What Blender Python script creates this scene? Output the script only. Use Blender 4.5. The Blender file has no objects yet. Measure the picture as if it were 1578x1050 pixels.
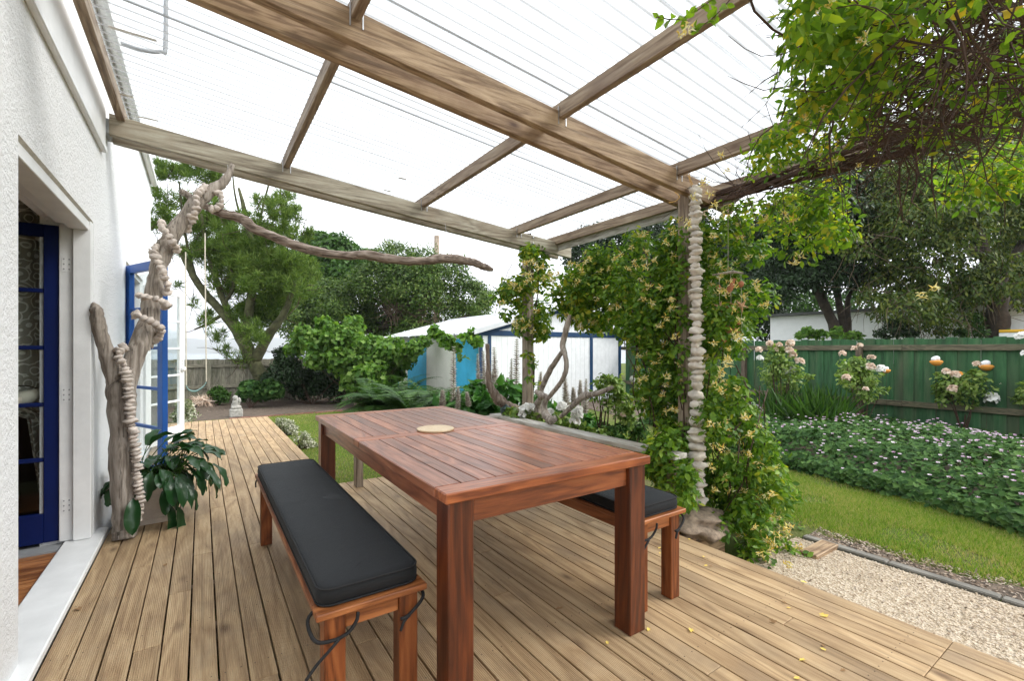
import bpy, math, random
import numpy as np
from mathutils import Vector, Matrix, noise
random.seed(7); rng = np.random.default_rng(11)
scene = bpy.context.scene
COL = scene.collection
R = math.radians

# ---------------------------------------------------------------- camera, sky, sun, exposure
FPX, HY, CXP, YAW, HC = 710.0, 538.6, 789.0, R(33.98), 1.205
cam_d = bpy.data.cameras.new('camera'); cam = bpy.data.objects.new('camera', cam_d); COL.objects.link(cam)
cam.location = (0, 0, HC); cam.rotation_euler = (R(90), 0, -YAW)
cam_d.sensor_width = 36; cam_d.lens = FPX / 1578 * 36; cam_d.shift_y = (HY - 525) / 1578
cam_d.clip_start = 0.02; cam_d.clip_end = 20000
scene.camera = cam

world = bpy.data.worlds.new('World'); scene.world = world; world.use_nodes = True
wn, wl = world.node_tree.nodes, world.node_tree.links
wn.clear()
sky = wn.new('ShaderNodeTexSky'); sky.sky_type = 'NISHITA'; sky.sun_disc = False
SUN_EL, SUN_AZ = R(42), R(128)
sky.sun_elevation = SUN_EL; sky.sun_rotation = SUN_AZ; sky.dust_density = 4.0; sky.air_density = 1.0
hs = wn.new('ShaderNodeHueSaturation'); hs.inputs['Saturation'].default_value = 0.2
mul = wn.new('ShaderNodeVectorMath'); mul.operation = 'SCALE'; mul.inputs['Scale'].default_value = 0.10
cloud = wn.new('ShaderNodeMix'); cloud.data_type = 'RGBA'; cloud.inputs['Factor'].default_value = 0.80
cloud.inputs['B'].default_value = (1.08, 1.12, 1.17, 1)      # even cloud deck over the thin blue
bg = wn.new('ShaderNodeBackground'); bg.inputs['Strength'].default_value = 1.0
wo = wn.new('ShaderNodeOutputWorld')
wl.new(sky.outputs[0], hs.inputs['Color']); wl.new(hs.outputs[0], mul.inputs[0]); wl.new(mul.outputs[0], cloud.inputs['A'])
wl.new(cloud.outputs['Result'], bg.inputs['Color']); wl.new(bg.outputs[0], wo.inputs[0])

sd = bpy.data.lights.new('sun', 'SUN'); sun = bpy.data.objects.new('sun', sd); COL.objects.link(sun)
sd.energy = 1.5; sd.angle = R(25); sd.color = (1.0, 0.96, 0.9)
# sun direction: azimuth measured as the sky node does (rotation about Z from +Y, clockwise)
sdir = Vector((math.sin(SUN_AZ) * math.cos(SUN_EL), math.cos(SUN_AZ) * math.cos(SUN_EL), math.sin(SUN_EL)))
sun.rotation_euler = sdir.to_track_quat('Z', 'Y').to_euler()

scene.view_settings.view_transform = 'Standard'; scene.view_settings.look = 'None'
scene.view_settings.exposure = 1.22; scene.view_settings.gamma = 1.0; scene.view_settings.use_curve_mapping = False

# ---------------------------------------------------------------- survey helpers: a sight line of the photograph cut by a plane of the place
def _ray(u, v):
    k = (u - CXP) / FPX
    return Vector((math.sin(YAW) + k * math.cos(YAW), math.cos(YAW) - k * math.sin(YAW), -(v - HY) / FPX))
def atD(u, v, d): r = _ray(u, v) * d; return Vector((r.x, r.y, r.z + HC))
def atX(u, v, x): r = _ray(u, v); return atD(u, v, x / r.x)
def atY(u, v, y): r = _ray(u, v); return atD(u, v, y / r.y)
def atZ(u, v, z): r = _ray(u, v); return atD(u, v, (z - HC) / r.z)
def depth(p): return p[0] * math.sin(YAW) + p[1] * math.cos(YAW)
def gz(x, y):
    t = min(max((y - 7.0) / 10.0, 0), 1); return -0.30 - 0.25 * t * t * (3 - 2 * t)

# ---------------------------------------------------------------- materials
def new_mat(name):
    m = bpy.data.materials.new(name); m.use_nodes = True
    nt = m.node_tree; nt.nodes.clear()
    out = nt.nodes.new('ShaderNodeOutputMaterial'); p = nt.nodes.new('ShaderNodeBsdfPrincipled')
    nt.links.new(p.outputs[0], out.inputs[0])
    return m, nt, p, out
def c4(c): return (c[0], c[1], c[2], 1)
def coords(nt, scale=(1, 1, 1), rand=True, kind='Object'):
    tc = nt.nodes.new('ShaderNodeTexCoord'); mp = nt.nodes.new('ShaderNodeMapping'); mp.inputs['Scale'].default_value = scale
    if rand:
        oi = nt.nodes.new('ShaderNodeObjectInfo'); ml = nt.nodes.new('ShaderNodeVectorMath'); ml.operation = 'SCALE'
        cb = nt.nodes.new('ShaderNodeCombineXYZ')
        for i in range(3): nt.links.new(oi.outputs['Random'], cb.inputs[i])
        nt.links.new(cb.outputs[0], ml.inputs[0]); ml.inputs['Scale'].default_value = 37.0
        ad = nt.nodes.new('ShaderNodeVectorMath'); nt.links.new(tc.outputs[kind], ad.inputs[0]); nt.links.new(ml.outputs[0], ad.inputs[1])
        nt.links.new(ad.outputs[0], mp.inputs[0])
    else: nt.links.new(tc.outputs[kind], mp.inputs[0])
    return mp.outputs[0]
def noi(nt, vec, scale, detail=4, rough=.55, dist=0):
    n = nt.nodes.new('ShaderNodeTexNoise'); n.inputs['Scale'].default_value = scale; n.inputs['Detail'].default_value = detail
    n.inputs['Roughness'].default_value = rough; n.inputs['Distortion'].default_value = dist
    nt.links.new(vec, n.inputs['Vector']); return n.outputs['Fac']
def ramp(nt, fac, stops):
    r = nt.nodes.new('ShaderNodeValToRGB'); nt.links.new(fac, r.inputs[0]); e = r.color_ramp.elements
    while len(e) < len(stops): e.new(0.5)
    for i, (p, c) in enumerate(stops): e[i].position = p; e[i].color = c4(c) if len(c) == 3 else c
    return r.outputs[0]
def mixc(nt, fac, a, b, mode='MIX'):
    m = nt.nodes.new('ShaderNodeMix'); m.data_type = 'RGBA'; m.blend_type = mode
    for k, s in (('Factor', fac), ('A', a), ('B', b)):
        if isinstance(s, (int, float)): m.inputs[k].default_value = s if k == 'Factor' else (s, s, s, 1)
        elif isinstance(s, tuple): m.inputs[k].default_value = c4(s)
        else: nt.links.new(s, m.inputs[k])
    return m.outputs['Result']
def math_n(nt, op, a, b=None):
    m = nt.nodes.new('ShaderNodeMath'); m.operation = op
    for i, s in enumerate((a, b)):
        if s is None: continue
        if isinstance(s, (int, float)): m.inputs[i].default_value = s
        else: nt.links.new(s, m.inputs[i])
    return m.outputs[0]
def bump(nt, p, h, strength=.3, dist=.01, prev=None):
    b = nt.nodes.new('ShaderNodeBump'); b.inputs['Strength'].default_value = strength; b.inputs['Distance'].default_value = dist
    nt.links.new(h, b.inputs['Height'])
    if prev: nt.links.new(prev, b.inputs['Normal'])
    nt.links.new(b.outputs[0], p.inputs['Normal']); return b.outputs[0]

def mat_plain(name, c, rough=.6, var=.15, scale=8, bumpd=.002, metal=0, spec=.4):
    m, nt, p, o = new_mat(name); v = coords(nt)
    f = noi(nt, v, scale, 5, .6)
    a = tuple(x * (1 - var) for x in c); b = tuple(min(1, x * (1 + var)) for x in c)
    nt.links.new(ramp(nt, f, [(.3, a), (.7, b)]), p.inputs['Base Color'])
    p.inputs['Roughness'].default_value = rough; p.inputs['Metallic'].default_value = metal; p.inputs['Specular IOR Level'].default_value = spec
    if bumpd: bump(nt, p, noi(nt, v, scale * 8, 4), .4, bumpd)
    return m

def mat_wood(name, axis, dark, mid, light, rough=.6, fine=60, ring=9, knot=.0, knotc=(.05, .025, .012), ridge=0, tone=.25, bmp=.3, stain=None, coat=0, crack=.5, crk=42, con=.24):
    """grain runs along axis; every board gets its own piece of grain and its own tone"""
    m, nt, p, o = new_mat(name)
    s = [1, 1, 1]; s['XYZ'.index(axis)] = .06
    v = coords(nt, tuple(s)); s2 = [1, 1, 1]; s2['XYZ'.index(axis)] = .13; v2 = coords(nt, tuple(s2))
    n1 = noi(nt, v2, ring, 3, .5, .6)
    w = math_n(nt, 'FRACT', math_n(nt, 'MULTIPLY', n1, 9.0))
    w = math_n(nt, 'ABSOLUTE', math_n(nt, 'SUBTRACT', w, .5))
    f1 = ramp(nt, noi(nt, v, fine, 6, .75), [(.5 - con, (0, 0, 0)), (.5 + con, (1, 1, 1))])
    f = math_n(nt, 'ADD', math_n(nt, 'MULTIPLY', w, .62), math_n(nt, 'MULTIPLY', f1, .62))
    col = ramp(nt, f, [(.25, dark), (.5, mid), (.8, light)])
    oi = nt.nodes.new('ShaderNodeObjectInfo')
    tn = nt.nodes.new('ShaderNodeMapRange'); tn.inputs['To Min'].default_value = 1 - tone; tn.inputs['To Max'].default_value = 1 + tone
    nt.links.new(math_n(nt, 'FRACT', math_n(nt, 'MULTIPLY', oi.outputs['Random'], 7.31)), tn.inputs['Value'])
    tc = nt.nodes.new('ShaderNodeCombineXYZ')
    for i in range(3): nt.links.new(tn.outputs[0], tc.inputs[i])
    col = mixc(nt, 1.0, col, tc.outputs[0], 'MULTIPLY')
    if stain:
        sv = coords(nt, (1, 1, 1), True)
        col = mixc(nt, ramp(nt, noi(nt, sv, 1.7, 5, .65), [(.48, (0, 0, 0)), (.72, (.8, .8, .8))]), col, stain)
    s4 = [1, 1, 1]; s4['XYZ'.index(axis)] = .018
    cr = ramp(nt, noi(nt, coords(nt, tuple(s4)), crk, 3, .6), [(.585, (0, 0, 0)), (.66, (crack,) * 3)])
    col = mixc(nt, cr, col, tuple(x * .45 for x in dark))
    if knot:
        s3 = [1, 1, 1]; s3['XYZ'.index(axis)] = .45
        kv = coords(nt, tuple(s3)); vo = nt.nodes.new('ShaderNodeTexVoronoi'); vo.inputs['Scale'].default_value = 5.5; nt.links.new(kv, vo.inputs['Vector'])
        kf = ramp(nt, math_n(nt, 'ADD', vo.outputs['Distance'], math_n(nt, 'MULTIPLY', n1, .12)), [(.09, (knot,) * 3), (.17, (knot * .35,) * 3), (.24, (0, 0, 0))])
        col = mixc(nt, kf, col, knotc)
    nt.links.new(col, p.inputs['Base Color'])
    nt.links.new(ramp(nt, f1, [(.2, (rough + .12,) * 3), (.8, (rough - .08,) * 3)]), p.inputs['Roughness'])
    p.inputs['Specular IOR Level'].default_value = .35
    if coat: p.inputs['Coat Weight'].default_value = coat; p.inputs['Coat Roughness'].default_value = .28
    b = bump(nt, p, f, bmp, .003)
    if ridge:
        tcx = nt.nodes.new('ShaderNodeTexCoord'); sx = nt.nodes.new('ShaderNodeSeparateXYZ'); nt.links.new(tcx.outputs['Object'], sx.inputs[0])
        sn = math_n(nt, 'SINE', math_n(nt, 'MULTIPLY', sx.outputs['XYZ'.index({'X': 'Y', 'Y': 'X', 'Z': 'X'}[axis])], 2 * math.pi / ridge))
        bump(nt, p, sn, .55, .0012, b)
    return m

def mat_leaf(name, cols, rough=.45, trans=.3, clump=1.2, spec=.22, tcol=None):
    m, nt, p, o = new_mat(name)
    g = nt.nodes.new('ShaderNodeNewGeometry')
    v = coords(nt, (1, 1, 1), False)
    n = noi(nt, v, clump, 3, .6)
    f = math_n(nt, 'ADD', math_n(nt, 'MULTIPLY', g.outputs['Random Per Island'], .62), math_n(nt, 'MULTIPLY', n, .5))
    k = len(cols); col = ramp(nt, f, [(.12 + .8 * i / max(1, k - 1), c) for i, c in enumerate(cols)])
    nt.links.new(col, p.inputs['Base Color']); p.inputs['Roughness'].default_value = rough; p.inputs['Specular IOR Level'].default_value = spec
    if trans:
        t = nt.nodes.new('ShaderNodeBsdfTranslucent'); ms = nt.nodes.new('ShaderNodeMixShader'); ms.inputs[0].default_value = trans
        nt.links.new(mixc(nt, 1.0, col, tcol or (1.5, 1.6, .7), 'MULTIPLY'), t.inputs['Color'])
        nt.links.new(p.outputs[0], ms.inputs[1]); nt.links.new(t.outputs[0], ms.inputs[2]); nt.links.new(ms.outputs[0], o.inputs[0])
    return m

# ---------------------------------------------------------------- mesh builder
class MB:
    def __init__(s): s.v = []; s.f = []
    def add(s, vs, fs):
        o = len(s.v); s.v += [tuple(p) for p in vs]; s.f += [tuple(i + o for i in f) for f in fs]; return s
    def box(s, x0, y0, z0, x1, y1, z1, b=0, M=None):
        if x0 > x1: x0, x1 = x1, x0
        if y0 > y1: y0, y1 = y1, y0
        if z0 > z1: z0, z1 = z1, z0
        if not b:
            vs = [(x, y, z) for z in (z0, z1) for y in (y0, y1) for x in (x0, x1)]
            fs = [(0, 2, 3, 1), (4, 5, 7, 6), (0, 1, 5, 4), (2, 6, 7, 3), (0, 4, 6, 2), (1, 3, 7, 5)]
        else:
            b = min(b, (x1 - x0) * .45, (y1 - y0) * .45, (z1 - z0) * .45)
            vs = []; idx = {}
            X, Y, Z = (x0, x1), (y0, y1), (z0, z1)
            for i in (0, 1):
                for j in (0, 1):
                    for k in (0, 1):
                        sx, sy, sz = (1, -1)[i], (1, -1)[j], (1, -1)[k]
                        for a, d in enumerate(((0, b, b), (b, 0, b), (b, b, 0))):
                            idx[i, j, k, a] = len(vs); vs.append((X[i] + sx * d[0], Y[j] + sy * d[1], Z[k] + sz * d[2]))
            fs = []
            for i in (0, 1):
                q = [idx[i, 0, 0, 0], idx[i, 1, 0, 0], idx[i, 1, 1, 0], idx[i, 0, 1, 0]]; fs.append(q if i else q[::-1])
                q = [idx[0, i, 0, 1], idx[0, i, 1, 1], idx[1, i, 1, 1], idx[1, i, 0, 1]]; fs.append(q if i else q[::-1])
                q = [idx[0, 0, i, 2], idx[1, 0, i, 2], idx[1, 1, i, 2], idx[0, 1, i, 2]]; fs.append(q if i else q[::-1])
            for i in (0, 1):
                for j in (0, 1):
                    q = [idx[i, j, 0, 0], idx[i, j, 1, 0], idx[i, j, 1, 1], idx[i, j, 0, 1]]; fs.append(q if (i == j) else q[::-1])
                    q = [idx[i, 0, j, 2], idx[i, 1, j, 2], idx[i, 1, j, 0], idx[i, 0, j, 0]]; fs.append(q if (i == j) else q[::-1])
                    q = [idx[0, i, j, 1], idx[1, i, j, 1], idx[1, i, j, 2], idx[0, i, j, 2]]; fs.append(q if (i == j) else q[::-1])
            for i in (0, 1):
                for j in (0, 1):
                    for k in (0, 1):
                        q = [idx[i, j, k, 0], idx[i, j, k, 1], idx[i, j, k, 2]]; fs.append(q if (i + j + k) % 2 else q[::-1])
        if M is not None: vs = [M @ Vector(p) for p in vs]
        return s.add(vs, fs)
    def prism(s, poly, axis, a, b):
        """poly: 2-D outline in the two other axes, swept along axis from a to b"""
        n = len(poly); vs = []
        for t in (a, b):
            for q in poly:
                vs.append({'X': (t, q[0], q[1]), 'Y': (q[0], t, q[1]), 'Z': (q[0], q[1], t)}[axis])
        fs = [tuple(range(n))[::-1], tuple(range(n, 2 * n))] + [(i, (i + 1) % n, n + (i + 1) % n, n + i) for i in range(n)]
        return s.add(vs, fs)
    def tube(s, pts, rad, n=8, rough=0, seed=0, cap=True):
        pts = [Vector(p) for p in pts]; m = len(pts)
        if not hasattr(rad, '__len__'): rad = [rad] * m
        T = [(pts[min(i + 1, m - 1)] - pts[max(i - 1, 0)]).normalized() for i in range(m)]
        up = Vector((0, 0, 1)) if abs(T[0].z) < .9 else Vector((1, 0, 0))
        N = (up - T[0] * up.dot(T[0])).normalized(); vs = []
        for i in range(m):
            N = (N - T[i] * N.dot(T[i])).normalized(); B = T[i].cross(N)
            for k in range(n):
                a = 2 * math.pi * k / n; r = rad[i]
                dirv = N * math.cos(a) + B * math.sin(a)
                if rough:
                    q = pts[i] + dirv * r
                    r *= 1 + rough * (noise.noise(q * (0.55 / max(rad[i], 1e-3)) + Vector((seed * 7.1, 0, 0))) + .6 * noise.noise(Vector((q.x * 40, q.y * 40, q.z * 6))))
                vs.append(pts[i] + dirv * r)
        fs = [(i * n + k, i * n + (k + 1) % n, (i + 1) * n + (k + 1) % n, (i + 1) * n + k) for i in range(m - 1) for k in range(n)]
        if cap: fs += [tuple(range(n))[::-1], tuple(range((m - 1) * n, m * n))]
        return s.add(vs, fs)
    def lathe(s, prof, n=16, loc=(0, 0, 0), cap=True):
        vs = [(loc[0] + r * math.cos(2 * math.pi * k / n), loc[1] + r * math.sin(2 * math.pi * k / n), loc[2] + z) for r, z in prof for k in range(n)]
        m = len(prof)
        fs = [(i * n + k, i * n + (k + 1) % n, (i + 1) * n + (k + 1) % n, (i + 1) * n + k) for i in range(m - 1) for k in range(n)]
        if cap: fs += [tuple(range(n))[::-1], tuple(range((m - 1) * n, m * n))]
        return s.add(vs, fs)
    def blob(s, c, r, nu=8, nv=6, rough=.15, seed=0, M=None):
        vs = []; c = Vector(c)
        for j in range(nv + 1):
            th = math.pi * j / nv
            for i in range(nu):
                ph = 2 * math.pi * i / nu
                d = Vector((math.sin(th) * math.cos(ph), math.sin(th) * math.sin(ph), math.cos(th)))
                k = 1 + rough * noise.noise(d * 1.6 + Vector((seed * 3.7, seed, 0)))
                q = Vector((d.x * r[0] * k, d.y * r[1] * k, d.z * r[2] * k))
                if M is not None: q = M @ q
                vs.append(c + q)
        fs = [(j * nu + i, (j + 1) * nu + i, (j + 1) * nu + (i + 1) % nu, j * nu + (i + 1) % nu) for j in range(nv) for i in range(nu)]
        return s.add(vs, fs)
    def build(s, name, mat, parent=None, smooth=False, world=True, **props):
        off = wloc(parent) if (parent is not None and world) else Vector((0, 0, 0))
        me = bpy.data.meshes.new(name)
        me.from_pydata([(p[0] - off.x, p[1] - off.y, p[2] - off.z) for p in s.v], [], s.f)
        if smooth: me.polygons.foreach_set('use_smooth', [True] * len(me.polygons))
        me.update()
        return link(name, me, mat, parent, **props)
def link(name, me, mat, parent=None, **props):
    if mat is not None and not len(me.materials): me.materials.append(mat)
    o = bpy.data.objects.new(name, me); COL.objects.link(o)
    if parent is not None: o.parent = parent
    for k, v in props.items(): o[k] = v
    return o
def wloc(o):
    v = Vector((0, 0, 0))
    while o is not None: v += o.location; o = o.parent
    return v
def thing(name, loc, label, cat, group=None, rotz=0):
    o = bpy.data.objects.new(name, None); COL.objects.link(o); o.location = loc; o.rotation_euler = (0, 0, rotz); o.empty_display_size = .1
    o['label'] = label; o['category'] = cat
    if group: o['group'] = group
    return o
def tag(o, label, cat, group=None):
    o['label'] = label; o['category'] = cat
    if group: o['group'] = group
    return o
def struct(o): o['kind'] = 'structure'; return o
def copy_tree(o, parent=None):
    c = o.copy(); COL.objects.link(c); c.parent = parent
    for ch in o.children: copy_tree(ch, c)
    return c
def arr_mesh(name, V, F):
    """V (n,3), F (m,k) arrays -> mesh"""
    me = bpy.data.meshes.new(name); V = np.ascontiguousarray(V, dtype=np.float32); k = F.shape[1]
    me.vertices.add(len(V)); me.vertices.foreach_set('co', V.ravel())
    me.loops.add(F.size); me.loops.foreach_set('vertex_index', F.astype(np.int32).ravel())
    me.polygons.add(len(F)); me.polygons.foreach_set('loop_start', np.arange(0, F.size, k, dtype=np.int32))
    me.update(calc_edges=True); return me
def unit(a): return a / np.maximum(np.linalg.norm(a, axis=1, keepdims=True), 1e-9)
def leaf_arrays(P, D, N, L, W, kind='rhomb', fold=.25, curl=.0):
    """P base, D tip direction, N face normal, L length, W width -> V, F(tri)"""
    n = len(P); D = unit(D); S = unit(np.cross(D, N)); N = np.cross(S, D)
    L = np.broadcast_to(L, n).reshape(n, 1); W = np.broadcast_to(W, n).reshape(n, 1)
    if kind == 'rhomb':
        pr = [(0, 0, 0), (.45, -.5, 1), (1, 0, 0), (.45, .5, 1)]; tri = [(0, 2, 1), (0, 3, 2)]
    elif kind == 'tri':
        pr = [(0, -.5, 0), (0, .5, 0), (1, 0, 0)]; tri = [(0, 1, 2)]
    elif kind == 'oval':
        pr = [(0, 0, 0), (.25, -.38, 1), (.62, -.42, 1), (1, 0, 0), (.62, .42, 1), (.25, .38, 1), (.45, 0, -.15)]
        tri = [(0, 6, 1), (1, 6, 2), (2, 6, 3), (3, 6, 4), (4, 6, 5), (5, 6, 0)]
    elif kind == 'lobed':
        pr = [(0, 0, 0), (-.08, -.38, .8), (.3, -.36, .6), (.42, -.56, 1), (.66, -.3, .5), (1, 0, 0), (.66, .3, .5), (.42, .56, 1), (.3, .36, .6), (-.08, .38, .8), (.38, 0, -.2)]
        tri = [(i, 10, i + 1) for i in range(9)] + [(9, 10, 0)]
    V = []
    for a, b, c in pr: V.append(P + D * (L * a) + S * (W * b) + N * (W * fold * c * .5) - N * (L * curl * a * a))
    V = np.stack(V, 1).reshape(-1, 3); k = len(pr)
    F = (np.arange(n) * k)[:, None, None] + np.array(tri)[None]
    return V, F.reshape(-1, 3)
def sph(n):
    d = rng.normal(size=(n, 3)); return unit(d)
def clump_leaves(clumps, per, L, kind='rhomb', wr=.5, shell=.55, droop=.2, up=.35, lj=.35, **kw):
    """leaves spread through the outer volume of ellipsoid clumps (cx,cy,cz,rx,ry,rz)"""
    C = np.array(clumps, float); w = (C[:, 3] * C[:, 4] * C[:, 5]) ** (2 / 3); w /= w.sum()
    ids = rng.choice(len(C), size=per, p=w); d = sph(per)
    r = shell + (1 - shell) * rng.random(per) ** .6; r *= 1 + .12 * rng.normal(size=per)
    P = C[ids, :3] + d * r[:, None] * C[ids, 3:6]
    N = unit(d + sph(per) * .55 + np.array([0, 0, up])); D = np.cross(N, sph(per)) + d * .35 - np.array([0, 0, droop])
    ll = L * (1 + lj * (rng.random(per) * 2 - 1))
    return leaf_arrays(P, D, N, ll, ll * wr, kind, **kw)
def sub_clumps(clumps, n, f=.42, flat=.8):
    """smaller clumps studded over the surface of bigger ones: an uneven outline"""
    C = np.array(clumps, float); w = (C[:, 3] * C[:, 4] * C[:, 5]) ** (2 / 3); w /= w.sum()
    ids = rng.choice(len(C), size=n, p=w); d = sph(n); d[:, 2] = np.where(d[:, 2] < -.5, -d[:, 2], d[:, 2])
    rr = .62 + .42 * rng.random(n); P = C[ids, :3] + d * rr[:, None] * C[ids, 3:6]
    s = (C[ids, 3] * C[ids, 4] * C[ids, 5]) ** (1 / 3) * f * (.5 + rng.random(n) * .9)
    return [(p[0], p[1], p[2], q, q, q * flat) for p, q in zip(P, s)]
def leaf_obj(name, VF, mat, parent=None, **props):
    V = np.concatenate([a for a, b in VF]); o = 0; Fs = []
    for a, b in VF: Fs.append(b + o); o += len(a)
    off = wloc(parent) if parent is not None else Vector((0, 0, 0))
    return link(name, arr_mesh(name, V - np.array(off), np.concatenate(Fs)), mat, parent, **props)
def curve(pts, n=6):
    """Catmull-Rom through pts"""
    P = [Vector(p) for p in pts]; P = [P[0] * 2 - P[1]] + P + [P[-1] * 2 - P[-2]]; out = []
    for i in range(1, len(P) - 2):
        for k in range(n):
            t = k / n; a, b, c, d = P[i - 1:i + 3]
            out.append(.5 * ((2 * b) + (c - a) * t + (2 * a - 5 * b + 4 * c - d) * t * t + (3 * b - a - 3 * c + d) * t ** 3))
    out.append(P[-2]); return out
def interp(vals, n=6):
    out = []
    for i in range(len(vals) - 1):
        for k in range(n): out.append(vals[i] + (vals[i + 1] - vals[i]) * k / n)
    return out + [vals[-1]]

# ---------------------------------------------------------------- material library
M = {}
M['deck'] = mat_wood('deck_pine', 'Y', (.28, .18, .095), (.42, .29, .16), (.53, .39, .235), rough=.62, crack=.3, con=.4, fine=85, ring=4, knot=.85, knotc=(.13, .075, .04), ridge=.0072, tone=.13, bmp=.35, stain=(.25, .18, .115))
M['deckX'] = mat_wood('deck_fascia_pine', 'Y', (.17, .12, .075), (.28, .2, .13), (.36, .28, .19), tone=.1)
M['pineY'] = mat_wood('weathered_pine_y', 'Y', (.19, .13, .085), (.34, .255, .175), (.46, .37, .27), fine=50, ring=5, knot=.8, knotc=(.1, .05, .03), tone=.16, bmp=.5, stain=(.2, .14, .1))
M['pineX'] = mat_wood('treated_pine_x', 'X', (.18, .11, .06), (.35, .24, .14), (.48, .345, .215), fine=50, ring=5, knot=.9, knotc=(.08, .035, .018), tone=.08, bmp=.5, stain=(.2, .115, .06))
M['greyX'] = mat_wood('grey_green_pine_x', 'X', (.17, .14, .10), (.31, .275, .205), (.43, .40, .32), fine=50, ring=5, knot=.7, knotc=(.1, .07, .05), tone=.05, bmp=.5, stain=(.25, .19, .13))
M['pineZ'] = mat_wood('weathered_post', 'Z', (.15, .11, .08), (.3, .24, .18), (.42, .36, .29), fine=45, ring=5, knot=.4, tone=.1, bmp=.6)
M['capY'] = mat_wood('bleached_rail', 'Y', (.26, .24, .2), (.44, .42, .38), (.58, .56, .52), fine=50, ring=6, tone=.08, bmp=.6, stain=(.3, .27, .22))
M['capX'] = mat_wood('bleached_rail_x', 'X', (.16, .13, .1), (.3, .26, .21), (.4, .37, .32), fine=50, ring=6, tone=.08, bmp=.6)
tb = dict(crack=.22, con=.36, rough=.40, fine=70, ring=7, tone=.34, bmp=.15, coat=.45)
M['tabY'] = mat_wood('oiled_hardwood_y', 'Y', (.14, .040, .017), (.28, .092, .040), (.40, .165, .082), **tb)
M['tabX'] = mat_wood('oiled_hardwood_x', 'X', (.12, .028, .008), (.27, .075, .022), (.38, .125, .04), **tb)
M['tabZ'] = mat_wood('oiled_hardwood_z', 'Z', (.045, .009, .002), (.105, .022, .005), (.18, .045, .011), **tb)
bn = dict(crack=.2, con=.36, rough=.42, fine=70, ring=7, tone=.12, bmp=.18, coat=.12)
M['benY'] = mat_wood('bench_hardwood_y', 'Y', (.15, .045, .014), (.27, .09, .03), (.38, .15, .06), **bn)
M['benX'] = mat_wood('bench_hardwood_x', 'X', (.18, .055, .016), (.36, .125, .038), (.48, .19, .07), **bn)
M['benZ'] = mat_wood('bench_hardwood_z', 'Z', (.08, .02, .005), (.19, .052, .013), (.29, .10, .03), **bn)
M['drift'] = mat_wood('driftwood', 'Z', (.18, .148, .12), (.34, .295, .25), (.48, .43, .38), crack=.9, crk=55, fine=45, ring=6, tone=.06, bmp=1, rough=.8, knot=.5, knotc=(.13, .1, .08))
M['driftX'] = mat_wood('driftwood_branch', 'X', (.11, .08, .06), (.28, .22, .18), (.42, .36, .31), crack=.9, crk=55, fine=45, ring=6, tone=.06, bmp=.9, rough=.8, knot=.5, knotc=(.12, .09, .07))
M['stone'] = mat_plain('bleached_pebble', (.60, .525, .465), .8, .28, 14, .002)
M['stone_grey'] = mat_plain('grey_pebble', (.60, .55, .48), .8, .22, 14, .002)
M['rock'] = mat_plain('rough_rock', (.27, .21, .155), .9, .5, 22, .02)
M['white_paint'] = mat_plain('white_gloss_paint', (.80, .81, .81), .42, .07, 7, .0012)
M['blue_paint'] = mat_plain('deep_blue_paint', (.0015, .010, .085), .5, .12, 3, .0006, spec=.25)
M['blue_door2'] = mat_plain('sea_blue_paint', (.012, .085, .33), .4, .12, 3, .0006)
M['metal'] = mat_plain('galvanised_steel', (.5, .5, .5), .4, .1, 20, 0, 1)
M['steel_grey'] = mat_plain('dark_grey_pipe', (.3, .31, .32), .5, .1, 20, 0)
M['soil'] = mat_plain('garden_soil', (.10, .075, .055), .95, .5, 9, .02)
M['concrete'] = mat_plain('weathered_concrete', (.17, .16, .14), .9, .3, 6, .004)
M['rope'] = mat_plain('pale_rope', (.5, .45, .36), .9, .2, 30, 0)
M['twine'] = mat_plain('orange_twine', (.55, .33, .1), .9, .2, 30, 0)
M['black_tie'] = mat_plain('black_ribbon', (.012, .012, .013), .8, .2, 30, 0)

def mat_stucco():
    m, nt, p, o = new_mat('white_roughcast_stucco'); v = coords(nt, (1, 1, 1), False)
    a = noi(nt, v, 75, 6, .65); b = noi(nt, v, 26, 3, .5); c = noi(nt, v, 1.3, 4, .6)
    nt.links.new(ramp(nt, c, [(.3, (.84, .85, .855)), (.75, (.89, .895, .90))]), p.inputs['Base Color'])
    p.inputs['Roughness'].default_value = .75
    h = math_n(nt, 'ADD', math_n(nt, 'MULTIPLY', a, .7), math_n(nt, 'MULTIPLY', b, .6))
    bump(nt, p, h, .9, .014); return m
M['stucco'] = mat_stucco()
def thin_fresnel(nt, base, gain):
    lw = nt.nodes.new('ShaderNodeLayerWeight'); lw.inputs['Blend'].default_value = .5
    return math_n(nt, 'ADD', math_n(nt, 'MULTIPLY', math_n(nt, 'POWER', lw.outputs['Facing'], 4.5), gain), base)
def mat_glass(name='window_glass', tint=(.93, .96, .96)):
    m, nt, p, o = new_mat(name)
    t = nt.nodes.new('ShaderNodeBsdfTransparent'); t.inputs[0].default_value = c4(tint)
    g = nt.nodes.new('ShaderNodeBsdfGlossy'); g.inputs['Roughness'].default_value = .03
    ms = nt.nodes.new('ShaderNodeMixShader')
    nt.links.new(thin_fresnel(nt, .06, .9), ms.inputs[0]); nt.links.new(t.outputs[0], ms.inputs[1]); nt.links.new(g.outputs[0], ms.inputs[2]); nt.links.new(ms.outputs[0], o.inputs[0]); return m
M['glass'] = mat_glass()
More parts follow.
